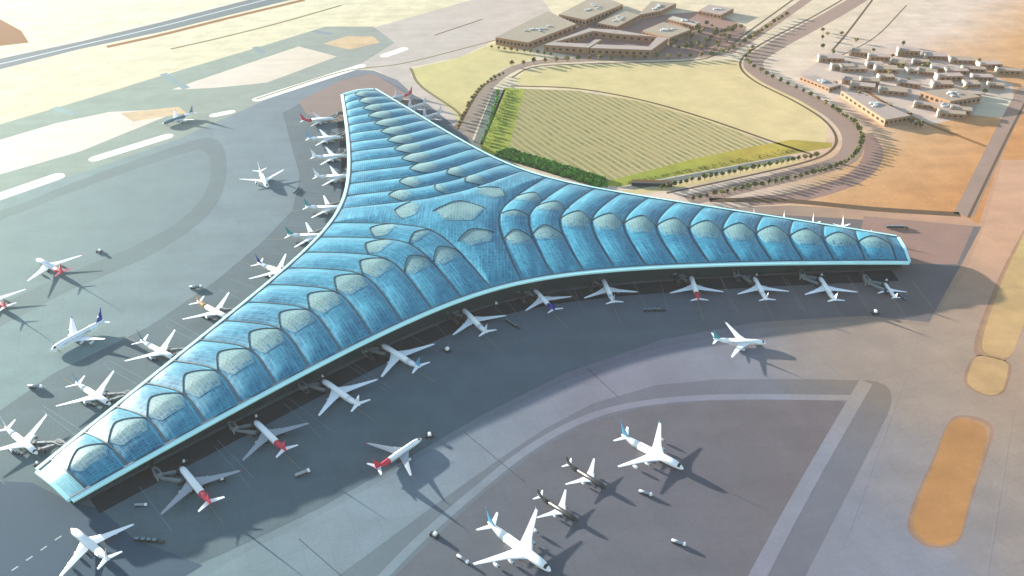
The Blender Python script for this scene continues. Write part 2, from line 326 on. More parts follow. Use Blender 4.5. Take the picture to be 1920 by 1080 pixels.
# east: brown runway belt, ochre islands
poly('infield_ochre', [(1905,470),(1990,330),(2100,340),(1990,520),(1925,600),(1897,664),(1870,668),(1842,652),(1856,590)], 7, M['orange2'], True)
poly('infield_ochre', [(1832,670),(1865,672),(1889,684),(1886,712),(1876,735),(1850,740),(1818,722),(1816,700)], 7, M['orange2'], True)
poly('infield_ochre', [(1778,800),(1800,786),(1835,794),(1850,812),(1842,850),(1815,940),(1800,1000),(1780,1018),(1745,1018),(1718,996),(1714,970),(1730,920),(1755,860)], 7, M['orange'], True)
for a, b_ in (((1900,770),(1850,1080)),((1700,700),(1590,1000))):
    ribbon('taxiway_line', [a, b_], 1.6, 8.5, M['line'])
# highway NW
poly('highway', [(-200,150),(0,110),(150,78),(300,42),(480,-4),(560,-4),(310,58),(150,92),(0,130),(-200,172)], 2, M['bluehwy'])
ribbon('highway_line', [(-100,140),(0,120),(150,85),(300,50),(520,-6)], 6, 3, M['white_line'])
ribbon('highway_line', [(-100,126),(0,106),(150,74),(300,38),(470,-6)], 6, 3, M['white_line'])
ribbon('earth_bank', [(200,88),(300,66),(420,36),(570,0)], 20, 2, M['brown'])
ribbon('earth_bank', [(320,92),(400,74),(520,44),(640,10)], 9, 2, M['track'])
poly('earth_bank', [(-60,30),(0,36),(40,58),(54,80),(0,86),(-60,90)], 2, M['brown'])
# east fields and roads
poly('sand_field', [(772,130),(860,108),(930,80),(1010,105),(940,130),(905,160),(862,235),(850,212),(790,160)], 2.5, M['fieldsand'])
poly('sand_field', [(965,150),(985,132),(1060,122),(1250,118),(1378,112),(1408,140),(1470,172),(1530,205),(1552,240),(1548,268),(1500,280),(1300,225),(1120,172),(975,160)], 2.5, M['fieldsand'])
poly('planted_field', [(975,166),(1080,170),(1200,190),(1320,225),(1450,270),(1482,288),(1300,312),(1122,348),(1020,310),(935,292)], 3, M['rows'])
ribbon('gravel_path', [(958,161),(1080,166),(1200,187),(1320,221),(1450,266),(1530,292)], 6, 4, M['kerb'])
poly('grass_strip', [(946,164),(984,167),(948,298),(905,285),(900,270)], 4, M['grasshot'])
poly('grass_strip', [(1115,346),(1300,298),(1400,277),(1485,262),(1560,268),(1560,276),(1480,290),(1300,324),(1160,350)], 4, M['grasshot'])
poly('dark_grass', [(925,290),(945,280),(1030,298),(1140,340),(1140,352),(1040,328)], 4.5, M['grassdark'])
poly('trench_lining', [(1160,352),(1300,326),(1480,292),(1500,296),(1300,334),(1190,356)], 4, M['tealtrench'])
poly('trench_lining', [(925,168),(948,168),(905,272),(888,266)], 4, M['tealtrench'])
poly('service_road', [(905,175),(925,166),(885,262),(866,250)], 3.6, M['road'])
ribbon('service_road', [(1640,-20),(1560,28),(1450,88),(1412,118),(1440,148),(1520,188),(1578,226),(1600,262),(1586,296),(1530,318),(1420,345),(1290,376)], lambda t: 44-12*t, 4, M['road'])
ribbon('road_verge', [(1612,-20),(1530,28),(1422,86),(1388,118),(1412,150),(1490,190),(1545,225),(1568,258),(1556,284),(1510,304),(1400,330),(1250,362)], 5, 3.8, M['kerb'])
ribbon('service_road', [(1540,-20),(1440,50),(1370,92),(1290,106),(1090,112),(1000,118),(945,138),(905,175),(865,245)], 26, 4.4, M['road'])
ribbon('road_verge', [(1500,-10),(1400,62),(1350,98),(1290,114),(1090,120),(1000,126),(960,145)], 5, 4.8, M['kerb'])
ribbon('road_verge', [(932,148),(905,163),(880,200),(856,246)], 5, 4.8, M['kerb'])
ribbon('service_road', [(1500,300),(1400,322),(1250,352),(1170,362)], 16, 3.2, M['fieldsand'])
ribbon('dirt_road', [(1620,250),(1638,290),(1600,335),(1500,368),(1400,378)], 30, 3, M['terra'])
ribbon('perimeter_road', [(1925,165),(1880,250),(1806,404)], 26, 4, M['road'])
ribbon('perimeter_road', [(1800,402),(1640,392),(1480,377),(1330,375)], 14, 4, M['kerb'])
ribbon('road_verge', [(1934,170),(1890,255),(1816,408)], 4, 4.6, M['kerb'])
ribbon('road_verge', [(1640,-6),(1590,60),(1560,95)], 5, 3, M['kerb'])
ribbon('road_verge', [(1700,10),(1640,70),(1565,110)], 3, 3, M['kerb'])
ribbon('road_verge', [(770,128),(790,162),(862,214),(852,240)], 6, 5.2, M['track'])
ribbon('taxiway_line', [(815,66),(905,36)], 5, 5, M['kerb'])
ribbon('taxiway_line', [(480,186),(640,135),(760,118),(930,75)], 5, 6, M['track'])
ribbon('garden_path', [(1590,150),(1700,215),(1850,275)], 9, 3, M['brown'])
poly('paved_yard', [(1500,140),(1560,96),(1680,80),(1800,110),(1900,160),(1900,190),(1830,215),(1740,235),(1680,220),(1600,172)], 2.2, M['farpave'])
poly('paved_yard', [(1838,178),(1906,186),(1886,222),(1826,216)], 3, M['pale'])
poly('paved_yard', [(1020,95),(1100,40),(1330,20),(1400,50),(1380,98),(1290,108),(1100,110)], 2.2, M['terra'])
# dashes on the south-west road
for k in range(4):
    a = (22+27*k, 1070-19*k); ribbon('road_dash', [a, (a[0]+12, a[1]-8)], 1.3, 9.4, M['white_line'], n=1)
# long concrete joints on the pale taxiway
for a, b_ in (((1100,690),(1160,745)),((870,810),(985,905)),((560,1010),(640,1080))):
    ribbon('pavement_joint', [a, b_], .7, 9.1, M['joint'], n=1)
# ------------------------------------------------------------------ terminal
TX, TY, TH, TW, TD, TB = -71.923, 1056.789, .36703, 30.541, 147.92, .27896
TR = 600.
def side_curve(k, n=800):
    a0 = R(210+120*k)+TH; a1 = R(210+120*(k+1))+TH
    t0 = np.array([math.cos(a0), math.sin(a0)]); t1 = np.array([math.cos(a1), math.sin(a1)])
    n0 = np.array([-t0[1], t0[0]]); n1_ = np.array([-t1[1], t1[0]])
    A = t0*TR+n0*TW; B = t1*TR-n1_*TW; s = np.linspace(-1, 1, n); mm = (A+B)/2; inn = -mm/np.linalg.norm(mm)
    d = TD*(1-(np.sqrt(1+(s/TB)**2)-1)/(math.sqrt(1+1/TB**2)-1))
    P = mm+(B-A)/2*s[:, None]+inn*d[:, None]
    L = np.r_[0, np.cumsum(np.linalg.norm(np.diff(P, axis=0), axis=1))]
    return P, L
SIDES = [side_curve(k) for k in range(3)]
LEN = SIDES[0][1][-1]
E0 = 15.; EB = (LEN-2*E0)/25
def side_pt(k, l):
    P, L = SIDES[k]; return np.array([np.interp(l, L, P[:, 0]), np.interp(l, L, P[:, 1])])
def side_frame(k, l):
    a = side_pt(k, max(l-1, 0)); c = side_pt(k, min(l+1, LEN)); d = (c-a)/np.linalg.norm(c-a)
    return np.array([d[1], -d[0]])           # outward normal (the terminal lies to the left)
def edge_z(l):
    s = 2*l/LEN-1; return 18+14.6*(1-s*s)
ORG = np.array([TX, TY])
def wing_rib(j):                              # foot radius, half width, inward sag, edge height, ridge height
    l = E0+EB*j
    p = side_pt(0, l); a = R(210)+TH; t = np.array([math.cos(a), math.sin(a)]); n0 = np.array([-t[1], t[0]])
    jj = max(j, 0)
    return p@t, p@n0, max(0, 4.1*jj-1.), edge_z(l), 23+23.5*(jj/12.5)**.9
def gsag(v):
    b_ = .34; return 1-(math.sqrt(1+(v/b_)**2)-1)/(math.sqrt(1+1/b_**2)-1)
RIBS = {}
def ribv(j):
    if j not in RIBS: RIBS[j] = wing_rib(j)
    return RIBS[j]
def P3(i, u, v, off=0., bulge=3.7):
    """a point of wing i's roof; u counts ribs from the tip, v runs across from -1 to 1"""
    a = R(210+120*i)+TH; t = np.array([math.cos(a), math.sin(a)]); n0 = np.array([-t[1], t[0]])
    if u < 0:
        A = (TR, TW, 0, 18., 21.); B = ribv(0); f = 1+u; fb = 0
    else:
        j = min(int(u), 11); A = ribv(j); B = ribv(j+1); f = u-j; fb = max(0, 4*f*(1-f))
    q = [A[k]*(1-f)+B[k]*f for k in range(5)]
    r = q[0]-q[2]*gsag(v); y = v*q[1]
    z = q[3]+(q[4]-q[3])*(1-abs(v)**1.25)+bulge*fb*(1-abs(v)**6)
    xy = ORG+t*r+n0*y
    return Vector((xy[0], xy[1], z+off))
term = empty('airport_terminal', (TX, TY, 0))
tag(term, 'huge three-pointed airport terminal under a ribbed blue glass roof', 'airport terminal')
TL = Vector((TX, TY, 0))
def tl(vs): return [Vector(v)-TL for v in vs]
NV = 48
def strip(name, i, u0, u1, mat, nu=12, off=0.):
    vs = []; uv = []; f = []
    for a in range(nu+1):
        u = u0+(u1-u0)*a/nu
        for c in range(NV+1):
            v = -1+2*c/NV
            p = P3(i, u if a < nu else u1-1e-6, v, off)
            vs.append(p); w = ribv(min(max(int(u0), 0), 11))[1]; uv.append((a/nu*EB, v*w))
    for a in range(nu):
        for c in range(NV):
            q = a*(NV+1)+c; f.append((q, q+1, q+NV+2, q+NV+1))
    vs = tl(vs)
    # make faces look up
    n_ = (vs[f[0][1]]-vs[f[0][0]]).cross(vs[f[0][2]]-vs[f[0][0]])
    if n_.z < 0: f = [q[::-1] for q in f]
    return link(name, vs, f, mat, term, uv, True)
def sweep(name, pts, prof, mat, parent=None, outn=None, smooth=False):
    """sweep a profile [(side, up)] along 3-d points"""
    rings = []
    for k, p in enumerate(pts):
        a = pts[max(k-1, 0)]; c = pts[min(k+1, len(pts)-1)]; d = (c-a).normalized()
        s_ = Vector((d.y, -d.x, 0)).normalized()
        rings.append([p+s_*x+Vector((0, 0, y)) for x, y in prof])
    mb = MB(); mb.rings([tl(r) for r in rings] if parent is term else rings); return mb.build(name, mat, parent, smooth)
RIBP = [(-.75,-.8),(.75,-.8),(.75,.55),(-.75,.55)]
for i in range(3):
    strip('roof_end_panel', i, -1, -1e-6, M['roof_end_sunlit' if i == 0 else 'roof'], 4)
    for j in range(12): strip('roof_panel', i, j, j+1, M['roof'])
    for j in range(13):
        pts = [P3(i, j-(1e-6 if j == 12 else 0), -1+2*c/60, .3) for c in range(61)]
        sweep('roof_rib', pts, RIBP, M['rib'], term)
# centre piece
loop = []
for i in range(3):
    loop += [P3(i, 12-1e-9, -1+2*c/60, bulge=0) for c in range(61)]
    for c in range(1, 12):
        l = E0+EB*12+EB*c/12; p = side_pt(i, l); loop.append(Vector((p[0]+TX, p[1]+TY, edge_z(l))))
ZC = 45.5; NR = 14
OC = Vector((TX, TY, ZC+5))
_ang = [math.atan2(p.y-TY, p.x-TX) for p in loop]
_o = sorted(range(len(loop)), key=lambda k: _ang[k]); _as = [_ang[k] for k in _o]
_rr = [math.hypot(loop[k].x-TX, loop[k].y-TY) for k in _o]; _zz = [loop[k].z for k in _o]
def centre_pt(x, y, off=0.):
    a = math.atan2(y, x); r = math.hypot(x, y)
    rb = np.interp(a, _as, _rr, period=2*math.pi); zb = np.interp(a, _as, _zz, period=2*math.pi)
    t = min(r/rb, 1); return Vector((TX+x, TY+y, ZC+(zb-ZC)*t**1.35+5*(1-t**5)+off))
vs = [OC]; uv = [(0, 0)]; f = []; n = len(loop)
for k in range(1, NR+1):
    t = k/NR
    for p in loop:
        q = Vector((TX+(p.x-TX)*t, TY+(p.y-TY)*t, ZC+(p.z-ZC)*t**1.35+5*(1-t**5))); vs.append(q); uv.append((q.x-TX, q.y-TY))
for c in range(n):
    d_ = (c+1)%n; f.append((0, 1+c, 1+d_))
    for k in range(1, NR): f.append((1+(k-1)*n+c, 1+k*n+c, 1+k*n+d_, 1+(k-1)*n+d_))
link('roof_centre_panel', tl(vs), f, M['roof'], term, uv, True)
# skylights with their arched crests
def skylight(i, j, vc, sg, hm, lm):
    w = (ribv(j)[1]+ribv(j+1)[1])/2
    def arch(fu): x = abs(2*fu-1); return vc+sg*hm/w*(1-x**1.45)
    def low(fu): x = abs(2*fu-1); return vc-sg*lm/w*min(1, (1-x)*3.2)
    NU, NW = 16, 8; vs = []; uv = []; f = []
    F0, F1 = .03, .97
    for a in range(NU+1):
        fu = F0+(F1-F0)*a/NU
        for c in range(NW+1):
            v = low(a/NU)+(arch(a/NU)-low(a/NU))*c/NW
            vs.append(P3(i, j+fu, v, .3)); uv.append((a/NU*EB, abs(v-low(a/NU))*w))
    for a in range(NU):
        for c in range(NW):
            q = a*(NW+1)+c; f.append((q, q+1, q+NW+2, q+NW+1))
    base = len(vs)                       # skirt down to the roof
    per = [a*(NW+1) for a in range(NU+1)]+[NU*(NW+1)+c for c in range(1, NW+1)]+[a*(NW+1)+NW for a in range(NU-1, -1, -1)]+[c for c in range(NW-1, 0, -1)]
    for q in per: vs.append(vs[q]-Vector((0, 0, .6))); uv.append(uv[q])
    for k in range(len(per)): k2 = (k+1)%len(per); f.append((per[k], per[k2], base+k2, base+k))
    link('skylight', tl(vs), f, M['sky_light'], term, uv)
    pts = [P3(i, j+.02+.96*a/20, arch(a/20), .8) for a in range(21)]
    sweep('skylight_arch', pts, [(-.36,-1),(.36,-1),(.36,.3),(-.36,.3)], M['rib'], term)
ASG = (-1, 1, 1)
for i in range(3):
    for j in range(12):
        w = (ribv(j)[1]+ribv(j+1)[1])/2
        hm = min(22, .38*w+2); lm = min(24, .36*w+2)
        if j < 10: skylight(i, j, 0., ASG[i], hm, lm)
        elif j < 11:
            for vc in (-.3, .3): skylight(i, j, vc+(.04*ASG[i]*-1), ASG[i], 17, 15)
        else:
            skylight(i, j, .42, ASG[i], 17, 15); skylight(i, j, -.42, ASG[i], 17, 15); skylight(i, j, 0., ASG[i], 9, 8)
def free_sky(cx, cy, ux, uy, hw, hm, lm, nu=14, nw=8):
    """skylight on the centre piece: (ux,uy) points to its crest"""
    sx, sy = -uy, ux; vs = []; uv = []; f = []; crest = []
    for a in range(nu+1):
        s_ = -1+2*a/nu; top = hm*(1-abs(s_)**1.5); lo = -lm*min(1, (1-abs(s_))*2.2)
        for c in range(nw+1):
            h = lo+(top-lo)*c/nw; x = cx+sx*s_*hw+ux*h; y = cy+sy*s_*hw+uy*h
            vs.append(centre_pt(x, y, .3)); uv.append((s_*hw, h-lo))
        crest.append(centre_pt(cx+sx*s_*hw*1.04+ux*top, cy+sy*s_*hw*1.04+uy*top, .8))
    for a in range(nu):
        for c in range(nw): q = a*(nw+1)+c; f.append((q, q+1, q+nw+2, q+nw+1)[::-1])
    link('skylight', tl(vs), f, M['sky_light'], term, uv)
    sweep('skylight_arch', crest, [(-.36,-1),(.36,-1),(.36,.3),(-.36,.3)], M['rib'], term)
free_sky(2, 0, 0, 1, 36, 26, 30)
for k in range(3):
    a = R(270+120*k)+TH; ux, uy = math.cos(a), math.sin(a)
    crest = -1 if k == 0 else 1
    free_sky(ux*74, uy*74, ux*crest, uy*crest, 25, 18, 18)
# edges: fascia, gutter, soffit, glass walls
for k in range(3):
    N = 140; ls = [LEN*a/N for a in range(N+1)]
    edge = []; 
    for l in ls: p = side_pt(k, l); edge.append(Vector((p[0]+TX, p[1]+TY, edge_z(l))))
    sweep('fascia', edge, [(.6,.4),(5.2,.1),(5.6,-1.0),(5.0,-3.0),(.6,-3.4)], M['fascia'], term)
    sweep('gutter', edge, [(-1.3,-1.2),(.6,-1.2),(.6,.9),(-1.3,.9)], M['gutter'], term)
    top = []; bot = []; sof = []
    for l, e in zip(ls, edge):
        nn = side_frame(k, l); ins = Vector((-nn[0], -nn[1], 0))
        ww = 12.
        top.append(e+ins*ww+Vector((0,0,-2.6))); bot.append(Vector(((e+ins*ww).x, (e+ins*ww).y, 0)))
        sof.append(e+Vector((0,0,-2.4)))
    vs = tl(top+bot); n = N+1
    link('glass_wall', vs, [(a, a+1, a+1+n, a+n) for a in range(N)], M['glasswall'], term)
    link('soffit', tl(sof+top), [(a, a+1, a+1+n, a+n) for a in range(N)], M['soffit'], term)
for i in range(3):
    a = R(210+120*i)+TH; t = Vector((math.cos(a), math.sin(a), 0))
    e = [P3(i, -1, -1+2*c/20) for c in range(21)]
    if True:
        sweep('fascia', e[::-1], [(-.3,.5),(3.6,.2),(4.0,-1.0),(3.4,-3.0),(-.3,-3.4)][::-1], M['fascia'], term) if False else None
    mb = MB(); rings = []
    for p in e: rings.append([p-TL+t*x+Vector((0,0,y)) for x, y in ((0,.6),(3.6,.3),(4,-1),(3.4,-3),(0,-3.4))])
    mb.rings(rings); mb.build('fascia', M['fascia'], term)
    w0 = P3(i, -1, -.72); w1 = P3(i, -1, .72)
    mb = MB(); q = [w0-t*9-TL, w1-t*9-TL]
    mb.add([(q[0].x,q[0].y,0),(q[1].x,q[1].y,0),(q[1].x,q[1].y,17),(q[0].x,q[0].y,17)], [(0,1,2,3)]); mb.build('end_wall', M['glasswall'], term)
# ------------------------------------------------------------------ aircraft
def lathe_x(prof, n=14, zc=0., squash=1.):
    return [[(x, r*math.cos(2*math.pi*k/n), z+squash*r*math.sin(2*math.pi*k/n)) for k in range(n)] for x, r, z in prof]
def foil(root, tip, zr=0, zt=0, tr=.12, tt=.1):
    """wing between two chords: root=(x_lead,x_trail,y), tip likewise"""
    rings = []
    for (xl, xt, y), z, th in ((root, zr, tr), (tip, zt, tt)):
        c = xl-xt
        rings.append([(xl, y, z), (xl-c*.12, y, z+c*th*.5), (xl-c*.5, y, z+c*th*.42), (xt, y, z), (xt+c*.5, y, z-c*th*.25), (xt+c*.88, y, z-c*th*.3)])
    return rings
def make_plane(L, W, r, engines, fin_h, body='p_white', tail='p_white', fin='p_white', wing='p_white', stab='p_white', eng='p_engine', rear_split=.70):
    """nose to +x, centred on the fuselage"""
    root = empty('parked_airliner')
    z0 = r+2.1; h = L/2
    fr = [(h, .02, -.35*r), (h-.35*r, .38*r, -.3*r), (h-r, .66*r, -.2*r), (h-2.1*r, .9*r, -.06*r), (h-3.6*r, r, 0), (-h*(2*rear_split-1), r, 0)]
    xs = -h*(2*rear_split-1)
    bk = [(xs, r, 0), (xs-(h+xs)*.3, .92*r, .08*r), (xs-(h+xs)*.6, .62*r, .34*r), (xs-(h+xs)*.88, .3*r, .62*r), (-h, .08*r, .74*r)]
    mb = MB(); mb.rings([[(x, y, z+z0) for x, y, z in rg] for rg in lathe_x(fr)]); fus = mb.build('fuselage', M[body], root, True)
    mb = MB(); mb.rings([[(x, y, z+z0) for x, y, z in rg] for rg in lathe_x(bk)]); mb.build('tail_cone', M[tail], root, True)
    zw = z0-.45*r; cr = L*.195; xl = L*.145
    for s_ in (-1, 1):
        kink = (xl-.30*W*.62, xl-.30*W*.62-cr*.52, s_*W*.19); rt = (xl+.06*L, xl+.06*L-cr*1.18, s_*r*.4)
        xt_ = xl-.5*W*.60; tp = (xt_, xt_-cr*.20, s_*W*.5)
        mid = (xl-W*.19*.62+1.0, xl-W*.19*.62+1.0-cr*.62, s_*W*.19)
        R1 = foil(rt, mid, zw, zw+W*.018)
        R2 = foil(mid, tp, zw+W*.018, zw+W*.05, .1, .08)
        mb = MB()
        rg = [R1[0], R1[1], R2[1]]
        if s_ > 0: rg = [list(reversed(q)) for q in rg]
        mb.rings(rg); wg = mb.build('wing', M[wing], root)
        # winglet
        wl = foil((tp[0]-.1*cr, tp[1], tp[2]), (tp[0]-.22*cr, tp[1]-.06*cr, tp[2]+s_*.6), zw+W*.05, zw+W*.05+W*.028, .1, .1)
        if s_ > 0: wl = [list(reversed(q)) for q in wl]
        MB().rings(wl).build('winglet', M[fin], wg)
        # stabiliser
        sx = -h+L*.115; sp_ = W*.165
        sf = foil((sx, sx-L*.085, s_*r*.15), (sx-sp_*.62, sx-sp_*.62-L*.032, s_*sp_), z0+.5*r, z0+.5*r+sp_*.1, .1, .1)
        if s_ > 0: sf = [list(reversed(q)) for q in sf]
        MB().rings(sf).build('tailplane', M[stab], root)
        ey = (.17, .31) if engines == 4 else (.175,)
        for e_ in ey:
            y = s_*W*e_; xe = xl-W*e_*.62+L*.06; re = r*(.42 if engines == 4 else .5); ze = zw-re*1.0
            en = MB()
            pr = [(xe, re*.82), (xe-re*.3, re), (xe-re*1.8, re*.98), (xe-re*3.0, re*.62), (xe-re*3.7, re*.3)]
            en.rings([[(x, y+q*math.cos(2*math.pi*k/10), ze+q*math.sin(2*math.pi*k/10)) for k in range(10)] for x, q in pr])
            eo = en.build('engine', M[eng], root, True)
            MB().rings(cyl_rings((xe+.02, y, ze), (xe+.07, y, ze), re*.72, re*.72, 10)).build('intake', M['dark'], eo)
            MB().add([(xe-re*.6, y, ze+re*.8), (xe-re*3.4, y, ze+re*.5), (xe-re*4.2, y, zw+re*.2), (xe-re*1.2, y-.2, zw+re*.45), (xe-re*1.2, y+.2, zw+re*.45)], [(0,1,2,3), (0,4,2,1), (3,2,4)]).build('pylon', M[wing], eo)
        # main gear
        gx = -L*.02
        g_ = MB(); g_.bar((gx, s_*r*1.5, 1.2), (gx, s_*r*1.4, zw), .5)
        gg = g_.build('landing_gear', M['lightgrey'] if 'lightgrey' in M else M['p_lightgrey'], root)
        t_ = MB()
        for dx in (-.9, .9): t_.rings(cyl_rings((gx+dx, s_*r*1.5-1.1, .75), (gx+dx, s_*r*1.5+1.1, .75), .75, .75, 10))
        t_.build('tyre', M['tyre'], gg)
    g_ = MB(); g_.bar((h*.78, 0, 1), (h*.78, 0, z0-.6*r), .4); gg = g_.build('landing_gear', M['p_lightgrey'], root)
    MB().rings(cyl_rings((h*.78, -.7, .6), (h*.78, .7, .6), .6, .6, 10)).build('tyre', M['tyre'], gg)
    # fin
    fx = -h+L*.17; zf = z0+.7*r
    fb = []
    for x0, x1, z, th in ((fx, -h+L*.02, zf-.5*r, .55), (fx-fin_h*.85, -h-L*.012, zf+fin_h, .18)):
        c = x0-x1; fb.append([(x0, 0, z), (x0-c*.3, th, z), (x1+c*.3, th*.7, z), (x1, 0, z), (x1+c*.3, -th*.7, z), (x0-c*.3, -th, z)])
    MB().rings(fb).build('tail_fin', M[fin], root)
    # cockpit glass and cabin window lines
    ck = MB(); 
    a_ = lathe_x([(h-.9*r, .655*r, -.2*r), (h-1.5*r, .80*r, -.12*r)], 14)
    vs = []
    for rg in a_:
        for k in (1, 2, 3, 4, 5, 6): x, y, z = rg[k]; vs.append((x, y*1.02, z0+z*1.02+.03))
    ck.add(vs, [(k, k+1, k+7, k+6) for k in range(5)]); ck.build('cockpit_window', M['window'], fus)
    for s_ in (-1, 1):
        wb = MB(); wb.box(xs, h-3.6*r, s_*r*.985-.05, s_*r*.985+.05, z0+.16*r, z0+.26*r); wb.build('window_line', M['dark'], fus)
    return root
PROTO = {}
def recolour(root, body, tail, fin, wing, stab):
    mp_ = {'fuselage': body, 'tail_cone': tail, 'tail_fin': fin, 'wing': wing, 'tailplane': stab}
    for c in root.children:
        k = c.name.split('.')[0]
        if k in mp_: c.material_slots[0].link = 'OBJECT'; c.material_slots[0].material = M['p_'+mp_[k]]
        if k == 'wing':
            for w in c.children:
                w.material_slots[0].link = 'OBJECT'; w.material_slots[0].material = M['p_'+fin]
PT = {'jumbo': dict(L=74, W=80, r=4.1, engines=4, fin_h=18), 'wide': dict(L=65, W=72, r=3.3, engines=2, fin_h=14.5), 'small': dict(L=38, W=36, r=2.0, engines=2, fin_h=8), 'charter': dict(L=50, W=46, r=2.5, engines=2, fin_h=8)}
def plane(nose, tail, typ, label, body='white', tailc='white', fin='white', wing='white', stab='white', group=None, stretch=True):
    a = G(nose[0], nose[1], 6.); b_ = G(tail[0], tail[1], 6.5)
    d = a-b_; rz = math.atan2(d.y, d.x); c = (a+b_)/2
    sc = min(1.12, max(.9, math.hypot(d.x, d.y)/PT[typ]['L'])) if stretch else 1.
    if typ not in PROTO:
        PROTO[typ] = make_plane(**PT[typ]); o = PROTO[typ]; o.location = (c.x, c.y, .12); o.rotation_euler = (0,0,rz); o.scale = (sc,)*3
    else: o = dup(PROTO[typ], (c.x, c.y, .12), rz, sc)
    tag(o, label, 'airliner', group)
    recolour(o, body, tailc, fin, wing, stab)
    return o, a, d.normalized(), sc
SH = {}
def short(l): return SH[l]
gates = []
GN = 'airliners nosed in along the near side of the terminal'
near = [
 ((133,990),(206,1052),'jumbo','large four-engined white airliner at the bottom left below the roof tip',dict(fin='lightgrey'), None),
 ((337,873),(397,948),'wide','white airliner with grey wings and red tail, nearest the lower left roof tip',dict(tailc='red',fin='red',wing='grey'), 1),
 ((475,787),(538,848),'wide','red-tailed grey-winged airliner, second from the lower left tip, near side',dict(tailc='red',fin='red',wing='grey'), 1),
 ((602,711),(676,763),'wide','all white airliner, third from the lower left tip, near side',dict(), 1),
 ((713,645),(789,692),'wide','white airliner with a pale blue fin, docked just right of the all white one',dict(fin='blue'), 1),
 ((866,577),(914,626),'wide','white airliner docked left of the blue-tailed airliner on the near side',dict(), 1),
 ((1000,540),(1041,583),'wide','white airliner with dark blue tail under the concave near edge of the roof',dict(tailc='navy',fin='navy'), 1),
 ((1129,520),(1152,569),'wide','pale airliner right of the dark-blue-tailed one on the near side',dict(fin='lightgrey'), 1),
 ((1295,515),(1311,564),'wide','pinkish-red-tailed airliner docked at the near side of the right wing',dict(fin='red',tailc='red'), 1),
 ((1413,517),(1438,563),'wide','white airliner right of the red-tailed one at the right wing, mid row',dict(), 1),
 ((1536,517),(1567,565),'wide','white airliner second from the right tip of the roof',dict(), 1),
 ((1658,527),(1681,558),'small','small white jet nearest the right tip of the roof',dict(), 1)]
for nose, tail_, typ, lab, kw, gate in near:
    o, a, d, sc = plane(nose, tail_, typ, lab, group=GN if gate else None, **kw)
    if gate: gates.append((0, a, d, sc, lab, typ))
for a_, b_ in zip([q for q in near if q[5]], ['first red-tailed airliner from the lower left tip', 'second red-tailed airliner from the lower left tip', 'all white third airliner of the near side', 'pale-blue-finned airliner of the near side', 'white airliner left of the dark-blue-tailed one', 'dark-blue-tailed airliner of the near side', 'pale airliner right of the dark-blue-tailed one', 'red-tailed airliner of the right wing', 'white airliner third from the right tip', 'white airliner second from the right tip', 'small jet nearest the right tip']): SH[a_[3]] = b_
# taxiing and parked out on the apron
plane((1437,641),(1337,636),'wide','white airliner with teal fin taxiing on the pale taxiway at the right', fin='teal', tailc='white')
plane((790,820),(703,880),'wide','red-tailed airliner with grey wings taxiing away towards the upper right', tailc='red', fin='red', wing='grey')
plane((1282,878),(1165,818),'jumbo','four-engined white airliner with light blue fin, upper one on the lower right apron', fin='blue')
plane((1033,1070),(915,983),'jumbo','four-engined white airliner with light blue fin at the bottom centre edge', fin='blue')
plane((1137,913),(1062,867),'charter','smaller dark-bodied airliner with white wings, upper of the two', body='black', tailc='black', fin='black', stab='white')
plane((1084,974),(1008,927),'charter','smaller dark-bodied airliner with white wings, lower of the two', body='black', tailc='black', fin='black', stab='white')
plane((504,356),(484,314),'wide','white airliner alone on the taxiway left of the far wing', stretch=False)
plane((308,230),(360,212),'wide','airliner with shade-darkened slate body and dark fin far out on the upper left taxiway', fin='slate', body='slate', stretch=False)  # slate body colour stands in for the shade it lies in
plane((68,485),(120,513),'wide','white airliner with pink-red tail out on the left apron', tailc='red', fin='red', stab='red')
plane((-38,550),(14,578),'wide','red-tailed airliner cut off by the left edge of the photo', tailc='red', fin='red')
plane((95,656),(195,602),'jumbo','four-engined white airliner with tall dark blue fin on the left apron', fin='navy')
GL = 'airliners nosed in along the left side of the terminal'
left = [
 ((72,851),(8,800),'wide','white airliner nearest the lower left roof tip on the left side',dict()),
 ((207,757),(143,718),'wide','white airliner with blue fin, second from the lower left tip, left side',dict(fin='blue')),
 ((327,671),(266,640),'wide','white airliner with slate blue fin, third up the left side',dict(fin='slate')),
 ((425,594),(375,568),'wide','white airliner with orange tail docked on the left side',dict(tailc='orange',fin='orange')),
 ((543,514),(490,496),'wide','airliner with black-blue fin docked on the left side above the orange-tailed one',dict(fin='navy')),
 ((606,441),(555,441),'small','white airliner with teal fin below the bend of the left edge',dict(fin='teal')),
 ((636,389),(588,388),'small','white airliner with teal fin at the bend of the left edge',dict(fin='teal')),
 ((657,330),(598,331),'wide','white airliner, fourth down from the far tip on the left side',dict()),
 ((655,291),(587,294),'wide','white airliner, third down from the far tip on the left side',dict()),
 ((646,256),(574,260),'wide','white airliner with bluish fin, second down from the far tip, left side',dict(fin='blue')),
 ((632,221),(564,226),'wide','grey-winged red-tailed airliner nearest the far tip on the left side',dict(tailc='red',fin='red',wing='grey'))]
for a_, b_ in zip(left, ['airliner nearest the lower left tip, left side', 'blue-finned second airliner of the left side', 'slate-finned third airliner of the left side', 'orange-tailed airliner of the left side', 'dark-finned airliner above the orange-tailed one', 'teal-finned airliner below the left bend', 'teal-finned airliner at the left bend', 'fourth airliner from the far tip', 'third airliner from the far tip', 'second airliner from the far tip', 'red-tailed airliner nearest the far tip']): SH[a_[3]] = b_
for nose, tail_, typ, lab, kw in left:
    if typ == 'small':
        typ = 'wide'
    o, a, d, sc = plane(nose, tail_, typ, lab, group=GL, stretch=False, **kw)
    gates.append((2, a, d, sc, lab, typ))
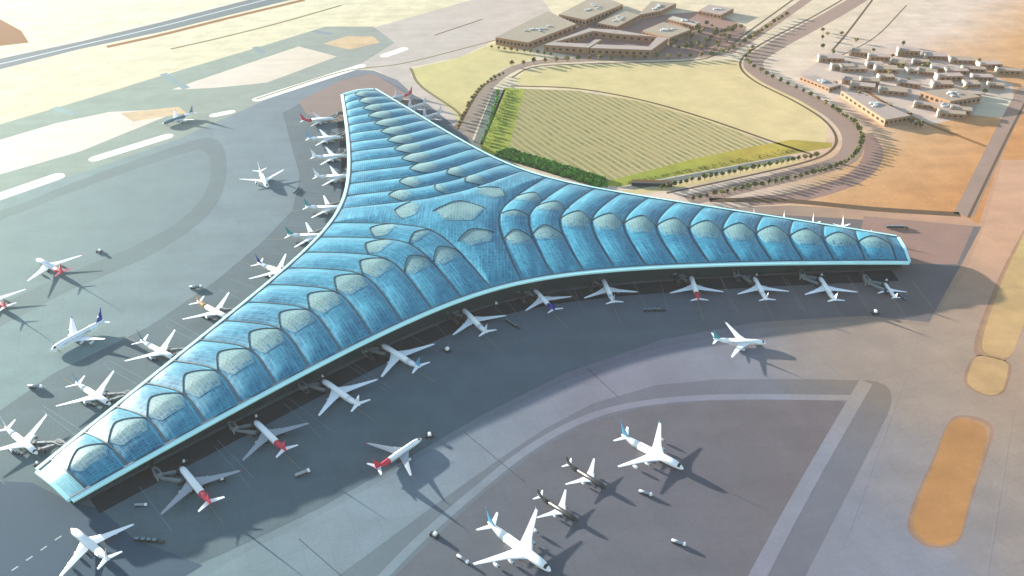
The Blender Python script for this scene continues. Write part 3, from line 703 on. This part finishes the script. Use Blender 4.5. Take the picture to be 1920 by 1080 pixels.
# far sides: mostly hidden behind the roof, fins and wings showing
GF = 'airliners docked on the far side of the right wing'
for k, x in enumerate((1360, 1415, 1472, 1527, 1583)):
    y = 392+ (x-1360)*.078
    tp = G(x, y-2, 22.); nm = Vector((.1, 1, 0)).normalized()
    lab = ['leftmost','second from left','middle','second from right','rightmost'][k]+' of the five fins showing behind the right wing roof'
    c = tp-nm*28
    o = dup(PROTO['wide'], (c.x, c.y, .12), math.atan2(-nm.y, -nm.x), 1.); tag(o, 'white airliner, '+lab, 'airliner', GF); recolour(o, 'white','white','white','white','white')
    SH[lab] = lab.split(' of ')[0]+' airliner behind the right wing'; gates.append((1, c-nm*30, -nm, 1., lab, 'wide'))
for k, (x, y) in enumerate(((752,180),(778,199),(806,217))):
    tp = G(x, y, 6.); fr = side_frame(1, LEN-E0-EB*(1.5+k*1.6)); nm = Vector((fr[0], fr[1], 0)); c = tp-nm*6
    o = dup(PROTO['wide'], (c.x, c.y, .12), math.atan2(-nm.y, -nm.x), .95)
    tag(o, 'airliner half hidden behind the far wing roof, '+['topmost','middle','lowest'][k]+' of three', 'airliner', 'airliners on the far side of the far wing'); recolour(o, 'lightgrey','red' if k == 0 else 'lightgrey','red' if k == 0 else 'lightgrey','grey','lightgrey')
    lab = 'half hidden %d' % k; SH[lab] = ['topmost','middle','lowest'][k]+' airliner behind the far wing'
    gates.append((1, c-nm*30, -nm, .95, lab, 'wide'))
# ------------------------------------------------------------------ gates
def gate(k, nose, d, sc, lab, idx):
    # nearest point of side k
    P, L = SIDES[k]; q = np.array([nose.x-TX, nose.y-TY]); j = int(np.argmin(((P-q)**2).sum(1))); 
    left_ = Vector((-d.y, d.x, 0)).normalized()
    rot = nose+left_*21+d*5                                  # rotunda, on the aircraft's left side
    q = np.array([rot.x-TX, rot.y-TY]); j = int(np.argmin(((P-q)**2).sum(1)))
    e = Vector((P[j][0]+TX, P[j][1]+TY, 0)); ins = (e-rot); ins.z = 0; ins.normalize(); foot = e+ins*11.5
    pier = empty('gate_pier', (rot.x, rot.y, 0)); o_ = Vector((rot.x, rot.y, 0))
    tag(pier, 'gate pier beside the '+short(lab), 'gate pier', 'gate piers around the terminal')
    mb = MB(); mb.bar((foot-o_)+Vector((0,0,6.5)), Vector((0,0,6.5))+ins*5, 4.2, 3.4); mb.build('fixed_link', M['dark'] if k != 2 else M['bridge_white'], pier)
    ang = math.atan2(ins.y, ins.x)
    n_ = MB(); pts = [(10,-2.2),(4,-4.2),(-7,-4.6),(-8,0),(-7,4.6),(4,4.2),(10,2.2)]
    ca, sa = math.cos(ang), math.sin(ang)
    pts = [(x*.78, y*.78) for x, y in pts]; pr = [(x*ca-y*sa, x*sa+y*ca) for x, y in pts]
    n_.prism(pr, 4.2, 9.0); nn_ = n_.build('node_room', M['bridge_white'], pier)
    pr2 = [(x*.62*ca-y*.5*sa-.5*ca, x*.62*sa+y*.5*ca-.5*sa) for x, y in pts]
    MB().prism(pr2, 9.0, 9.5).build('roof_plant', M['dark'], nn_)
    s_ = MB()
    for x, y in ((6,0),(-4,2.2),(-4,-2.2)): s_.bar((x*ca-y*sa, x*sa+y*ca, 0), (x*ca-y*sa, x*sa+y*ca, 4.2), .9)
    s_.build('pier_column', M['concrete'], pier)
    # two boarding bridges fanning out
    fl = nose-d*6*sc+left_*3.4*sc; 
    for b_i, tgt in enumerate((fl, nose-d*21*sc+left_*5.2*sc)):
        br = empty('jet_bridge', (rot.x, rot.y, 0))
        tag(br, ('front' if b_i == 0 else 'rear')+' jet bridge at the '+short(lab), 'jet bridge', 'jet bridges around the terminal')
        s0 = Vector((0,0,5.6))-ins*(2+5*b_i); v = Vector((tgt.x-rot.x, tgt.y-rot.y, 5.2))
        dv = (v-s0); m1 = s0+dv*.5; 
        MB().bar(s0, m1, 2.2, 2.4).build('inner_tunnel', M['bridge_white'], br)
        MB().bar(s0+dv*.44, s0+dv*.9, 2.8, 2.9).build('outer_tunnel', M['bridge_white'], br)
        MB().bar(s0+dv*.88, v, 4.4, 3.8).build('cab', M['dark'], br)
        w_ = s0+dv*.75; lg = MB(); side = Vector((dv.y, -dv.x, 0)).normalized()
        for q_ in (-1.6, 1.6): lg.bar(w_+side*q_-Vector((0,0,.5)), Vector((w_.x, w_.y, .8))+side*q_, .5)
        lo = lg.build('support_leg', M['dark'], br)
        MB().rings(cyl_rings(Vector((w_.x, w_.y, .8))-side*2, Vector((w_.x, w_.y, .8))+side*2, .8, .8)).build('wheel', M['tyre'], lo)

for idx, (k, nose, d, sc, lab, typ) in enumerate(gates): gate(k, nose, d, sc, lab, idx)
M['shade_asph'] = site_mat('asphalt_with_roof_shade', [(-700, (46,66,70)), (0, (40,54,64)), (500, (54,54,60))], 1, 0, 0, .9, streak=.15)  # dark pavement whose colour also holds the shade under the roof edge
M['lead'] = newmat('faded_yellow_line', rgb(170,156,96), .8)
for k, nose, d, sc, lab, typ in gates:
    if k == 1: continue
    ribbon('stand_line', [Vector((nose.x+d.x*4, nose.y+d.y*4, 0)), Vector((nose.x-d.x*95, nose.y-d.y*95, 0))], .5, 9.6, M['lead'], world=True)
    sd_ = Vector((-d.y, d.x, 0))
    for s_ in (-1, 1): ribbon('stand_line', [Vector((nose.x+sd_.x*40*s_+d.x*6, nose.y+sd_.y*40*s_+d.y*6, 0)), Vector((nose.x+sd_.x*40*s_-d.x*70, nose.y+sd_.y*40*s_-d.y*70, 0))], .5, 9.7, M['line'], world=True)
# ------------------------------------------------------------------ vehicles
def make_tug():
    r = empty('baggage_tug'); b_ = MB(); b_.box(-3.2, 3.2, -1.5, 1.5, .6, 1.7).box(-2.8, -1.2, -1.4, 1.4, 1.7, 2.0)
    b_.build('body', M['p_black'], r)
    c = MB(); c.rings([[(-.8,-1.3,1.7),(1.6,-1.3,1.7),(1.6,1.3,1.7),(-.8,1.3,1.7)], [(-.5,-1.2,3.4),(1.1,-1.2,3.4),(1.1,1.2,3.4),(-.5,1.2,3.4)]]).build('cab', M['p_white'], r)
    for x in (-2.1, 2.1):
        for y in (-1.5, 1.5): MB().rings(cyl_rings((x, y-.25, .6), (x, y+.25, .6), .6, .6)).build('wheel', M['tyre'], r)
    return r
def make_truck():
    r = empty('fuel_truck')
    MB().box(-6.5, 6.5, -1.3, 1.3, .8, 1.3).build('chassis', M['dark'], r)
    c = MB(); c.rings([[(4,-1.3,1.3),(6.5,-1.3,1.3),(6.5,1.3,1.3),(4,1.3,1.3)], [(4,-1.25,3.4),(6,-1.25,3.4),(6,1.25,3.4),(4,1.25,3.4)]]).build('cab', M['p_white'], r)
    t = MB(); t.rings(cyl_rings((-6.3,0,2.6), (3.6,0,2.6), 1.35, 1.35, 12)).build('tank', M['p_grey'], r, True)
    for x in (-5, -3.4, 5):
        for y in (-1.2, 1.2): MB().rings(cyl_rings((x, y-.25, .65), (x, y+.25, .65), .65, .65)).build('wheel', M['tyre'], r)
    return r
def make_train():
    r = empty('baggage_train')
    MB().box(5.5, 9, -1.2, 1.2, .5, 1.6).build('tractor', M['p_black'], r)
    for k in range(4):
        x = 2.6-4.4*k
        c = MB().box(x-1.9, x+1.9, -1.3, 1.3, .6, 2.6).build('cart', M['p_black'], r)
        MB().box(x-1.5, x+1.5, -1., 1., 2.6, 3.0).build('canopy', M['p_slate'], c)
    return r
VP = {'tug': (make_tug, 'tug'), 'truck': (make_truck, 'truck'), 'train': (make_train, 'baggage train')}
VO = {}
vehicles = [
 ('truck', 68, 728, -5, 'white-topped dark service truck on the left apron west of the blue-finned airliner', 1.25),
 ('tug', 187, 473, 0, 'small dark tug alone on the grey island at the left', 1.4),
 ('truck', 368, 541, 10, 'dark fuel truck parked above the orange-tailed airliner', 1.2),
 ('train', 557, 357, 80, 'baggage train standing beside the lone airliner left of the far wing', 1.),
 ('train', 285, 1016, -8, 'dark baggage train right of the bottom left airliner', 1.3),
 ('truck', 568, 890, 30, 'white fuel truck on the apron below the second red-tailed airliner', 1.2),
 ('tug', 838, 658, -40, 'tug on the apron between the pale-blue-finned and white airliners', 1.6),
 ('train', 963, 611, -50, 'dark baggage train left of the dark-blue-tailed airliner', 1.2),
 ('train', 1230, 583, 0, 'dark baggage train in the gap left of the pinkish-red-tailed airliner', 1.3),
 ('train', 1685, 428, -5, 'dark baggage train on the terracotta stand beyond the right tip', 1.4),
 ('tug', 805, 819, 10, 'dark pushback tug at the nose of the taxiing red-tailed airliner', 1.5),
 ('truck', 1210, 927, -25, 'fuel truck between the two blue-finned jumbos, upper one', 1.),
 ('truck', 1272, 1020, -25, 'fuel truck alone in the middle of the lower right apron', 1.),
 ('truck', 868, 1051, -40, 'fuel truck left of the bottom centre jumbo', 1.),
 ('tug', 815, 1005, -30, 'small dark tug on the curved dark taxiway shoulder', 1.4),
 ('tug', 416, 901, 20, 'pale tug under the wing of the lower left red-tailed airliner', 1.2),
 ('tug', 930, 572, 0, 'white tug between the two docked airliners under the concave edge', 1.3),
 ('tug', 957, 533, 15, 'pale cart close to the terminal left of the dark-blue-tailed airliner', 1.3),
 ('tug', 1640, 588, 0, 'pale tug at the edge of the roof shadow at the right', 1.5),
 ('truck', 265, 949, 0, 'dark truck below the left-most gate on the near side', .9),
 ('tug', 893, 208, 0, 'dark tug on the far side of the far wing', 1.5),
 ('tug', 960, 432+160, 0, 'tug standing on the apron under the concave roof edge', .9)]
for t, x, y, a, lab, sc in vehicles[:-2]:
    p = G(x, y)
    if t not in VO:
        VO[t] = VP[t][0](); o = VO[t]; o.location = (p.x, p.y, .12); o.rotation_euler = (0,0,R(a)); o.scale = (sc,)*3
    else: o = dup(VO[t], (p.x, p.y, .12), R(a), sc)
    tag(o, lab, VP[t][1], {'tug':'tugs on the aprons','truck':'trucks on the aprons','train':'baggage trains on the aprons'}[t])
for k, nose, d, sc, lab, typ in gates:
    if k == 1: continue
    sd_ = Vector((-d.y, d.x, 0)); nm = SH[lab]
    p = nose-d*26*sc-sd_*11; o = dup(VO['train'], (p.x, p.y, .12), math.atan2(d.y, d.x)+.2, .9); tag(o, 'baggage train under the right wing of the '+nm, 'baggage train', 'baggage trains on the aprons')
    p = nose+d*7-sd_*7; o = dup(VO['tug'], (p.x, p.y, .12), math.atan2(d.y, d.x)+1.2, 1.1); tag(o, 'tug in front of the nose of the '+nm, 'tug', 'tugs on the aprons')
# ------------------------------------------------------------------ trees
def make_tree(h, r, leaf, seed):
    rnd = random.Random(seed); root = empty('tree')
    MB().rings(cyl_rings((0,0,0), (0,0,h*.55), r*.11, r*.06, 6)).build('trunk', M['bark'], root)
    v = []; f = []
    for k in range(90):
        th = rnd.random()*6.283; ph = math.acos(2*rnd.random()-1); q = rnd.random()**.45
        c = Vector((math.cos(th)*math.sin(ph)*r*q, math.sin(th)*math.sin(ph)*r*q, h*.66+math.cos(ph)*h*.34*q))
        a = Vector((rnd.uniform(-1,1), rnd.uniform(-1,1), rnd.uniform(-1,1))).normalized(); b_ = a.orthogonal().normalized(); s_ = r*rnd.uniform(.22, .4)
        n = len(v); v += [c+a*s_, c+b_*s_, c-a*s_, c-b_*s_]; f.append((n, n+1, n+2, n+3))
    link('crown', v, f, leaf, root); return root
TP = [make_tree(9, 3.6, M['leaf'], 1), make_tree(8, 3.4, M['leaf2'], 2), make_tree(10, 4.2, M['leafg'], 3)]
used = [False]*3; NT = 0
def tree_at(p, k, label, group, sc=1.):
    global NT
    NT += 1; rz = random.random()*6.28
    if not used[k]: used[k] = True; o = TP[k]; o.location = (p.x, p.y, .2); o.rotation_euler = (0,0,rz); o.scale = (sc,)*3
    else: o = dup(TP[k], (p.x, p.y, .2), rz, sc)
    tag(o, label, 'tree', group)
def row(px, step, kinds, label, group, sc=1., jit=1.):
    pts = [G(a[0], a[1]) for a in smooth_px(px, 10)]; acc = 0.
    for a, b_ in zip(pts, pts[1:]):
        L = (b_-a).length
        while acc < L:
            p = a+(b_-a)*(acc/L); p = p+Vector((random.uniform(-jit,jit), random.uniform(-jit,jit), 0)); tree_at(p, random.choice(kinds), label, group, sc*random.uniform(.85,1.2)); acc += step
        acc -= L
row([(1300,377),(1420,352),(1530,328),(1590,305),(1614,275),(1606,240),(1560,205)], 12, [0], 'small dark tree in the row along the outer kerb of the curved road', 'trees along the outer kerb of the curved road', 1.1)
row([(1560,205),(1500,172),(1450,150),(1400,118),(1412,92)], 22, [0,1], 'small tree beside the S-bend of the road towards the small town', 'trees beside the S-bend of the road', 1.1)
row([(1240,355),(1340,334),(1460,310),(1530,296)], 11, [0], 'small tree in the straight row below the green grass strip', 'trees in the row below the grass strip', 1.05)
row([(960,124),(1080,115),(1290,110),(1370,96),(1480,28)], 24, [1,0], 'small tree in the row in front of the courtyard buildings', 'trees in front of the courtyard buildings', 1.4)
row([(860,240),(885,192),(912,160),(950,138)], 15, [0,1], 'small tree along the road beside the far wing', 'trees along the road beside the far wing')
row([(922,92),(990,100),(1040,106)], 16, [1,0], 'small ochre tree at the corner of the big flat shed', 'trees at the corner of the flat shed')
row([(905,270),(925,215),(936,172)], 14, [2], 'dark green tree along the trench beside the lime grass strip', 'trees along the trench', .8)
for k in range(62):
    x = random.uniform(0, 1); y = random.uniform(0, 1)
    p = G(1280+110*x-30*y, 45+x*8+48*y); tree_at(p, random.choice([1,0,1]), 'ochre-green tree in the grove right of the flat roofed complex', 'grove right of the flat roofed complex', random.uniform(1.1,1.6))
for k in range(48):
    x = random.uniform(0, 1); y = random.uniform(-1, 1)
    p = G(1560+170*x, 166+72*x+y*7) if k % 2 else G(1540+330*x, 92+60*x+y*34); tree_at(p, random.choice([1,0]), 'small ochre tree in the gardens of the small town', 'trees in the small town', random.uniform(1.,1.4))
# ------------------------------------------------------------------ planted beds (uncountable shrubs and grass)
def scatter(name, quad_px, n, h, mat, label, seed):
    rnd = random.Random(seed); v = []; f = []
    P = [G(*q) for q in quad_px]
    for _ in range(n):
        a, b_ = rnd.random(), rnd.random()
        c = (P[0]*(1-a)+P[1]*a)*(1-b_)+(P[3]*(1-a)+P[2]*a)*b_
        hh = h*rnd.uniform(.4, 1.2); c.z = .25
        for _k in range(3):
            th = rnd.random()*6.28; dx, dy = math.cos(th)*hh*.7, math.sin(th)*hh*.7; n0 = len(v)
            v += [c+Vector((-dx, -dy, 0)), c+Vector((dx, dy, 0)), c+Vector((dx*.8, dy*.8, hh)), c+Vector((-dx*.8, -dy*.8, hh*.9))]; f.append((n0, n0+1, n0+2, n0+3))
    o = link(name, v, f, mat); tag(o, label, 'shrubs', kind='stuff'); return o
scatter('shrub_bed', [(925,292),(950,280),(1135,336),(1125,352)], 1100, 5, M['leafg'], 'dense dark green shrub bed between the blue roof and the planted field', 11)
scatter('shrub_bed', [(925,292),(950,280),(1135,336),(1125,352)], 500, 4, M['leaf'], 'olive grass clumps among the dark green shrub bed', 12)
scatter('grass_bed', [(902,272),(930,280),(972,168),(952,166)], 260, 1.3, M['leafg'], 'tall grass in the lime strip at the left end of the field', 13)
scatter('grass_bed', [(1150,350),(1180,340),(1480,278),(1500,284)], 260, 1.2, M['leaf'], 'tall grass in the ochre strip at the lower edge of the field', 14)
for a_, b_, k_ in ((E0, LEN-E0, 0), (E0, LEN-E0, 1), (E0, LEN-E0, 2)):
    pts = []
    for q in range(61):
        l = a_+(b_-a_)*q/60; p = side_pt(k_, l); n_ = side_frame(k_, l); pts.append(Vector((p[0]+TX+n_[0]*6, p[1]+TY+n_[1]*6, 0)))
    ribbon('service_road', pts, 26, 5.6, M['shade_asph'], world=True)  # paved band along the facade, also painting the shade below the roof
# footbridge / culvert at the lower corner of the field
cv = empty('culvert_portal', G(1222,346)); tag(cv, 'dark concrete culvert portal at the lower corner of the planted field', 'culvert')
MB().box(-32,32,-6,-3,0,5,R(-8)).build('wall', M['dark'], cv); MB().box(-32,32,-3,6,3.8,5,R(-8)).build('deck', M['kerb'], cv)
# ------------------------------------------------------------------ buildings
def building(name, roofpx, h, wall, roofm, label, cat='building', group=None, win=True, parapet=True):
    P = [G(x, y, h) for x, y in roofpx]
    ar = sum(P[k].x*P[(k+1)%len(P)].y-P[(k+1)%len(P)].x*P[k].y for k in range(len(P)))
    if ar < 0: P = P[::-1]
    c = sum(P, Vector())/len(P); o = empty(name, (c.x, c.y, 0)); tag(o, label, cat, group)
    q = [(p.x-c.x, p.y-c.y) for p in P]
    MB().prism(q, 0, h).build('wall', wall, o)
    qi = [(x*.985, y*.985) for x, y in q]; rf = MB(); rf.prism(qi, h+.003, h+.25); ro = rf.build('roof', roofm, o)
    rr = random.Random(int(c.x*7))
    for _ in range(7):
        wts = [rr.random()+.15 for _q in q]; sw = sum(wts); ux = sum(w_*p[0] for w_, p in zip(wts, q))/sw*.8; uy = sum(w_*p[1] for w_, p in zip(wts, q))/sw*.8
        sx, sy = rr.uniform(2, 5), rr.uniform(2, 4)
        MB().box(ux-sx, ux+sx, uy-sy, uy+sy, h+.24, h+rr.uniform(1.6, 2.8)).build('roof_unit', M['concrete'], ro)
    if win:
        for k in range(len(q)):
            a = Vector(q[k]+(0,)); b_ = Vector(q[(k+1)%len(q)]+(0,)); L = (b_-a).length
            if L < 14: continue
            d = (b_-a)/L; nn = Vector((d.y, -d.x, 0)); n = max(1, int(L/9)); n = min(n, 10); s_ = L/n
            for t in range(n):
                wd = MB(); m_ = a+d*(s_*(t+.5)); w_ = s_*.28
                z0 = h*.35; z1 = h*.72
                vv = [m_-d*w_+nn*.12, m_+d*w_+nn*.12]
                wd.add([(vv[0].x,vv[0].y,z0),(vv[1].x,vv[1].y,z0),(vv[1].x,vv[1].y,z1),(vv[0].x,vv[0].y,z1)], [(0,1,2,3)])
                wd.build('window', M['window'], o)
    return o
WT, RT, RP = M['wall_tan'], M['roof_tan'], M['roof_pink']
building('flat_shed', [(929,70),(990,80),(1081,45),(1027,21)], 17, WT, RT, 'very large flat tan shed at the left end of the far complex', 'shed')
building('flat_shed', [(1048,27),(1098,37),(1168,8),(1118,-10)], 17, WT, RT, 'large flat shed at the top edge behind the courtyard building', 'shed')
building('office_block', [(1120,43),(1157,50),(1200,28),(1164,18)], 12, WT, RT, 'low flat block between the rear shed and the courtyard building')
building('office_block', [(1205,57),(1255,71),(1296,55),(1244,41)], 14, WT, RT, 'square olive-roofed block right of the courtyard building')
building('office_block', [(1252,35),(1303,48),(1312,42),(1262,30)], 10, WT, M['wall_white'], 'narrow block with a bright white roof in the far complex')
building('office_block', [(1196,28),(1240,20),(1268,6),(1222,2)], 12, WT, RT, 'low block at the top edge right of the rear shed')
building('office_block', [(1310,20),(1352,28),(1376,16),(1330,8)], 11, WT, RP, 'low pinkish block behind the grove at the top edge')
# courtyard building: wings butted end to end
cb_c = G(1140,80); cb = empty('courtyard_building', (cb_c.x, cb_c.y, 0)); tag(cb, 'grey courtyard building with two open yards in the far complex', 'building')
H = 15
for q in ([(1020,84),(1095,89),(1104,82),(1040,79)], [(1020,84),(1040,79),(1112,58),(1104,53)], [(1104,53),(1112,58),(1152,63),(1156,56)],
          [(1104,82),(1095,89),(1104,89.5),(1128,74),(1116,74)],
          [(1106,90),(1221,94),(1216,87),(1118,83)], [(1221,94),(1252,72),(1232,69),(1216,87)], [(1252,72),(1156,56),(1152,63),(1232,69)]):
    P = [G(x, y, H)-cb_c for x, y in q]
    ar = sum(P[k].x*P[(k+1)%len(P)].y-P[(k+1)%len(P)].x*P[k].y for k in range(len(P)))
    if ar < 0: P = P[::-1]
    w = MB().prism([(p.x, p.y) for p in P], 0, H).build('wing', WT, cb)
    for a, b_ in zip(P, P[1:]+P[:1]):
        a = Vector((a.x, a.y, 0)); b_ = Vector((b_.x, b_.y, 0)); L = (b_-a).length
        if L < 40: continue
        dd = (b_-a)/L; nn = Vector((dd.y, -dd.x, 0)); n = min(9, int(L/14))
        for t in range(n):
            mm = a+dd*(L/n*(t+.5))+nn*.12; v0 = mm-dd*3; v1 = mm+dd*3
            MB().add([(v0.x,v0.y,5),(v1.x,v1.y,5),(v1.x,v1.y,10),(v0.x,v0.y,10)], [(0,1,2,3)]).build('window', M['window'], w)
    cc = sum(P, Vector())/len(P)
    MB().prism([(cc.x+(p.x-cc.x)*.985, cc.y+(p.y-cc.y)*.985) for p in P], H+.01, H+.3).build('roof', RP, w)
# small town on the right
building('flat_shed', [(1500,143),(1555,165),(1577,159),(1528,141)], 9, WT, RP, 'flat pinkish shed beside the S-bend, upper left of the small town', 'shed')
building('flat_shed', [(1577,170),(1660,225),(1709,217),(1622,177)], 12, WT, RP, 'long flat pinkish shed running down beside the road', 'shed')
building('hangar', [(1726,171),(1782,190),(1840,181),(1792,165)], 14, WT, RT, 'tan hangar in the lower right of the small town', 'hangar')
building('flat_shed', [(1742,196),(1776,206),(1806,200),(1770,190)], 9, WT, RP, 'low shed in front of the tan hangar', 'shed')
spots = [(480,190),(640,230),(800,275),(890,190),(1055,350),(1235,400),(1430,455),(1120,215),(1345,250),(1580,290),(1260,720),(230,240),(330,310),(420,430),(700,395),(900,455),(560,440),(1250,660),(1750,350),(600,290),(700,330),(960,340),(1000,270),(1150,330),(1180,460),(1300,350),(1450,330),(1520,400),(760,520),(1050,640),(420,320),(1400,540),(1640,470),(500,480),(1340,690)]
for k, (x, y) in enumerate(spots):
    px, py = 1500+x/4.571, 60+y/4.571
    tall = 17 if k == 3 else random.uniform(10,14)
    c = G(px+8, py+2); o = empty('town_house', (c.x, c.y, 0)); ang = R(-18+random.uniform(-16,16)); o.rotation_euler = (0,0,ang)
    w = random.uniform(24,48); d_ = random.uniform(14,26)
    MB().box(-w*.5, w*.5, -d_/2, d_/2, 0, tall*.75).build('wall', WT, o)
    MB().box(-w*.5-.3, w*.5+.3, -d_/2-.3, d_/2+.3, tall*.75+.002, tall*.75+.5).build('roof', [RT, RP][k % 2], o)
    MB().box(-w*.5-3.6, -w*.5-.002, -d_/2, d_/2*.7, 0, tall).build('sunlit_end', M['wall_white'], o)  # white slab that paints the sunlit left face of the house
    for t in range(4):
        wd = MB(); x0 = -w*.4+t*w*.22; wd.add([(x0,-d_/2-.1,tall*.3),(x0+w*.12,-d_/2-.1,tall*.3),(x0+w*.12,-d_/2-.1,tall*.55),(x0,-d_/2-.1,tall*.55)], [(0,1,2,3)])
        wd.build('window', M['window'], o)
    row_n = 'back' if y < 300 else ('middle' if y < 480 else 'front')
    place = ['far left','left','centre left','centre','centre right','right','far right'][min(6, int(x/260))]
    tag(o, ('tall' if k == 3 else 'small')+' tan house with a sunlit end painted white, %s row of the town, %s' % (row_n, place), 'house', 'houses in the small town')
# ------------------------------------------------------------------ light, haze
SUN_EL, SUN_DIR = 9.7, 141.5            # the sun stands in the back left
ld = D.lights.new('sun', 'SUN'); ld.energy = 5.0; ld.angle = R(.6); ld.color = (1., .955, .88)
lo = D.objects.new('sun', ld); C.objects.link(lo)
sd = Vector((math.cos(R(SUN_DIR))*math.cos(R(SUN_EL)), math.sin(R(SUN_DIR))*math.cos(R(SUN_EL)), math.sin(R(SUN_EL))))
lo.rotation_euler = sd.to_track_quat('Z', 'Y').to_euler()
w = D.worlds.new('World'); S.world = w; w.use_nodes = True
sky = w.node_tree.nodes.new('ShaderNodeTexSky'); sky.sky_type = 'NISHITA'; sky.sun_disc = False
sky.sun_elevation = R(SUN_EL); sky.sun_rotation = R(90-SUN_DIR); sky.altitude = 100; sky.air_density = 1.; sky.dust_density = .6; sky.ozone_density = 1.
bg = w.node_tree.nodes['Background']; w.node_tree.links.new(sky.outputs[0], bg.inputs[0]); bg.inputs[1].default_value = .12
HAZE = 1.8e-5
if HAZE:
    hz = MB().box(-3200, 3200, -400, 5200, -1, 660).build('haze', newmat('haze_air')); hz['kind'] = 'stuff'
    m = hz.data.materials[0]; nt = m.node_tree; nt.nodes.remove(nt.nodes['Principled BSDF'])
    pv = nt.nodes.new('ShaderNodeVolumePrincipled'); pv.inputs['Color'].default_value = (1.,.98,.94,1); pv.inputs['Density'].default_value = HAZE; pv.inputs['Anisotropy'].default_value = .1
    nt.links.new(pv.outputs[0], nt.nodes['Material Output'].inputs['Volume'])
    hz['label'] = 'thin warm haze over the whole airfield'
vs_ = S.view_settings; vs_.view_transform = 'Standard'; vs_.look = 'None'; vs_.gamma = 1; vs_.exposure = 1.8
S.render.engine = 'CYCLES'; S.cycles.max_bounces = 6
print('trees', NT, 'objects', len(D.objects))
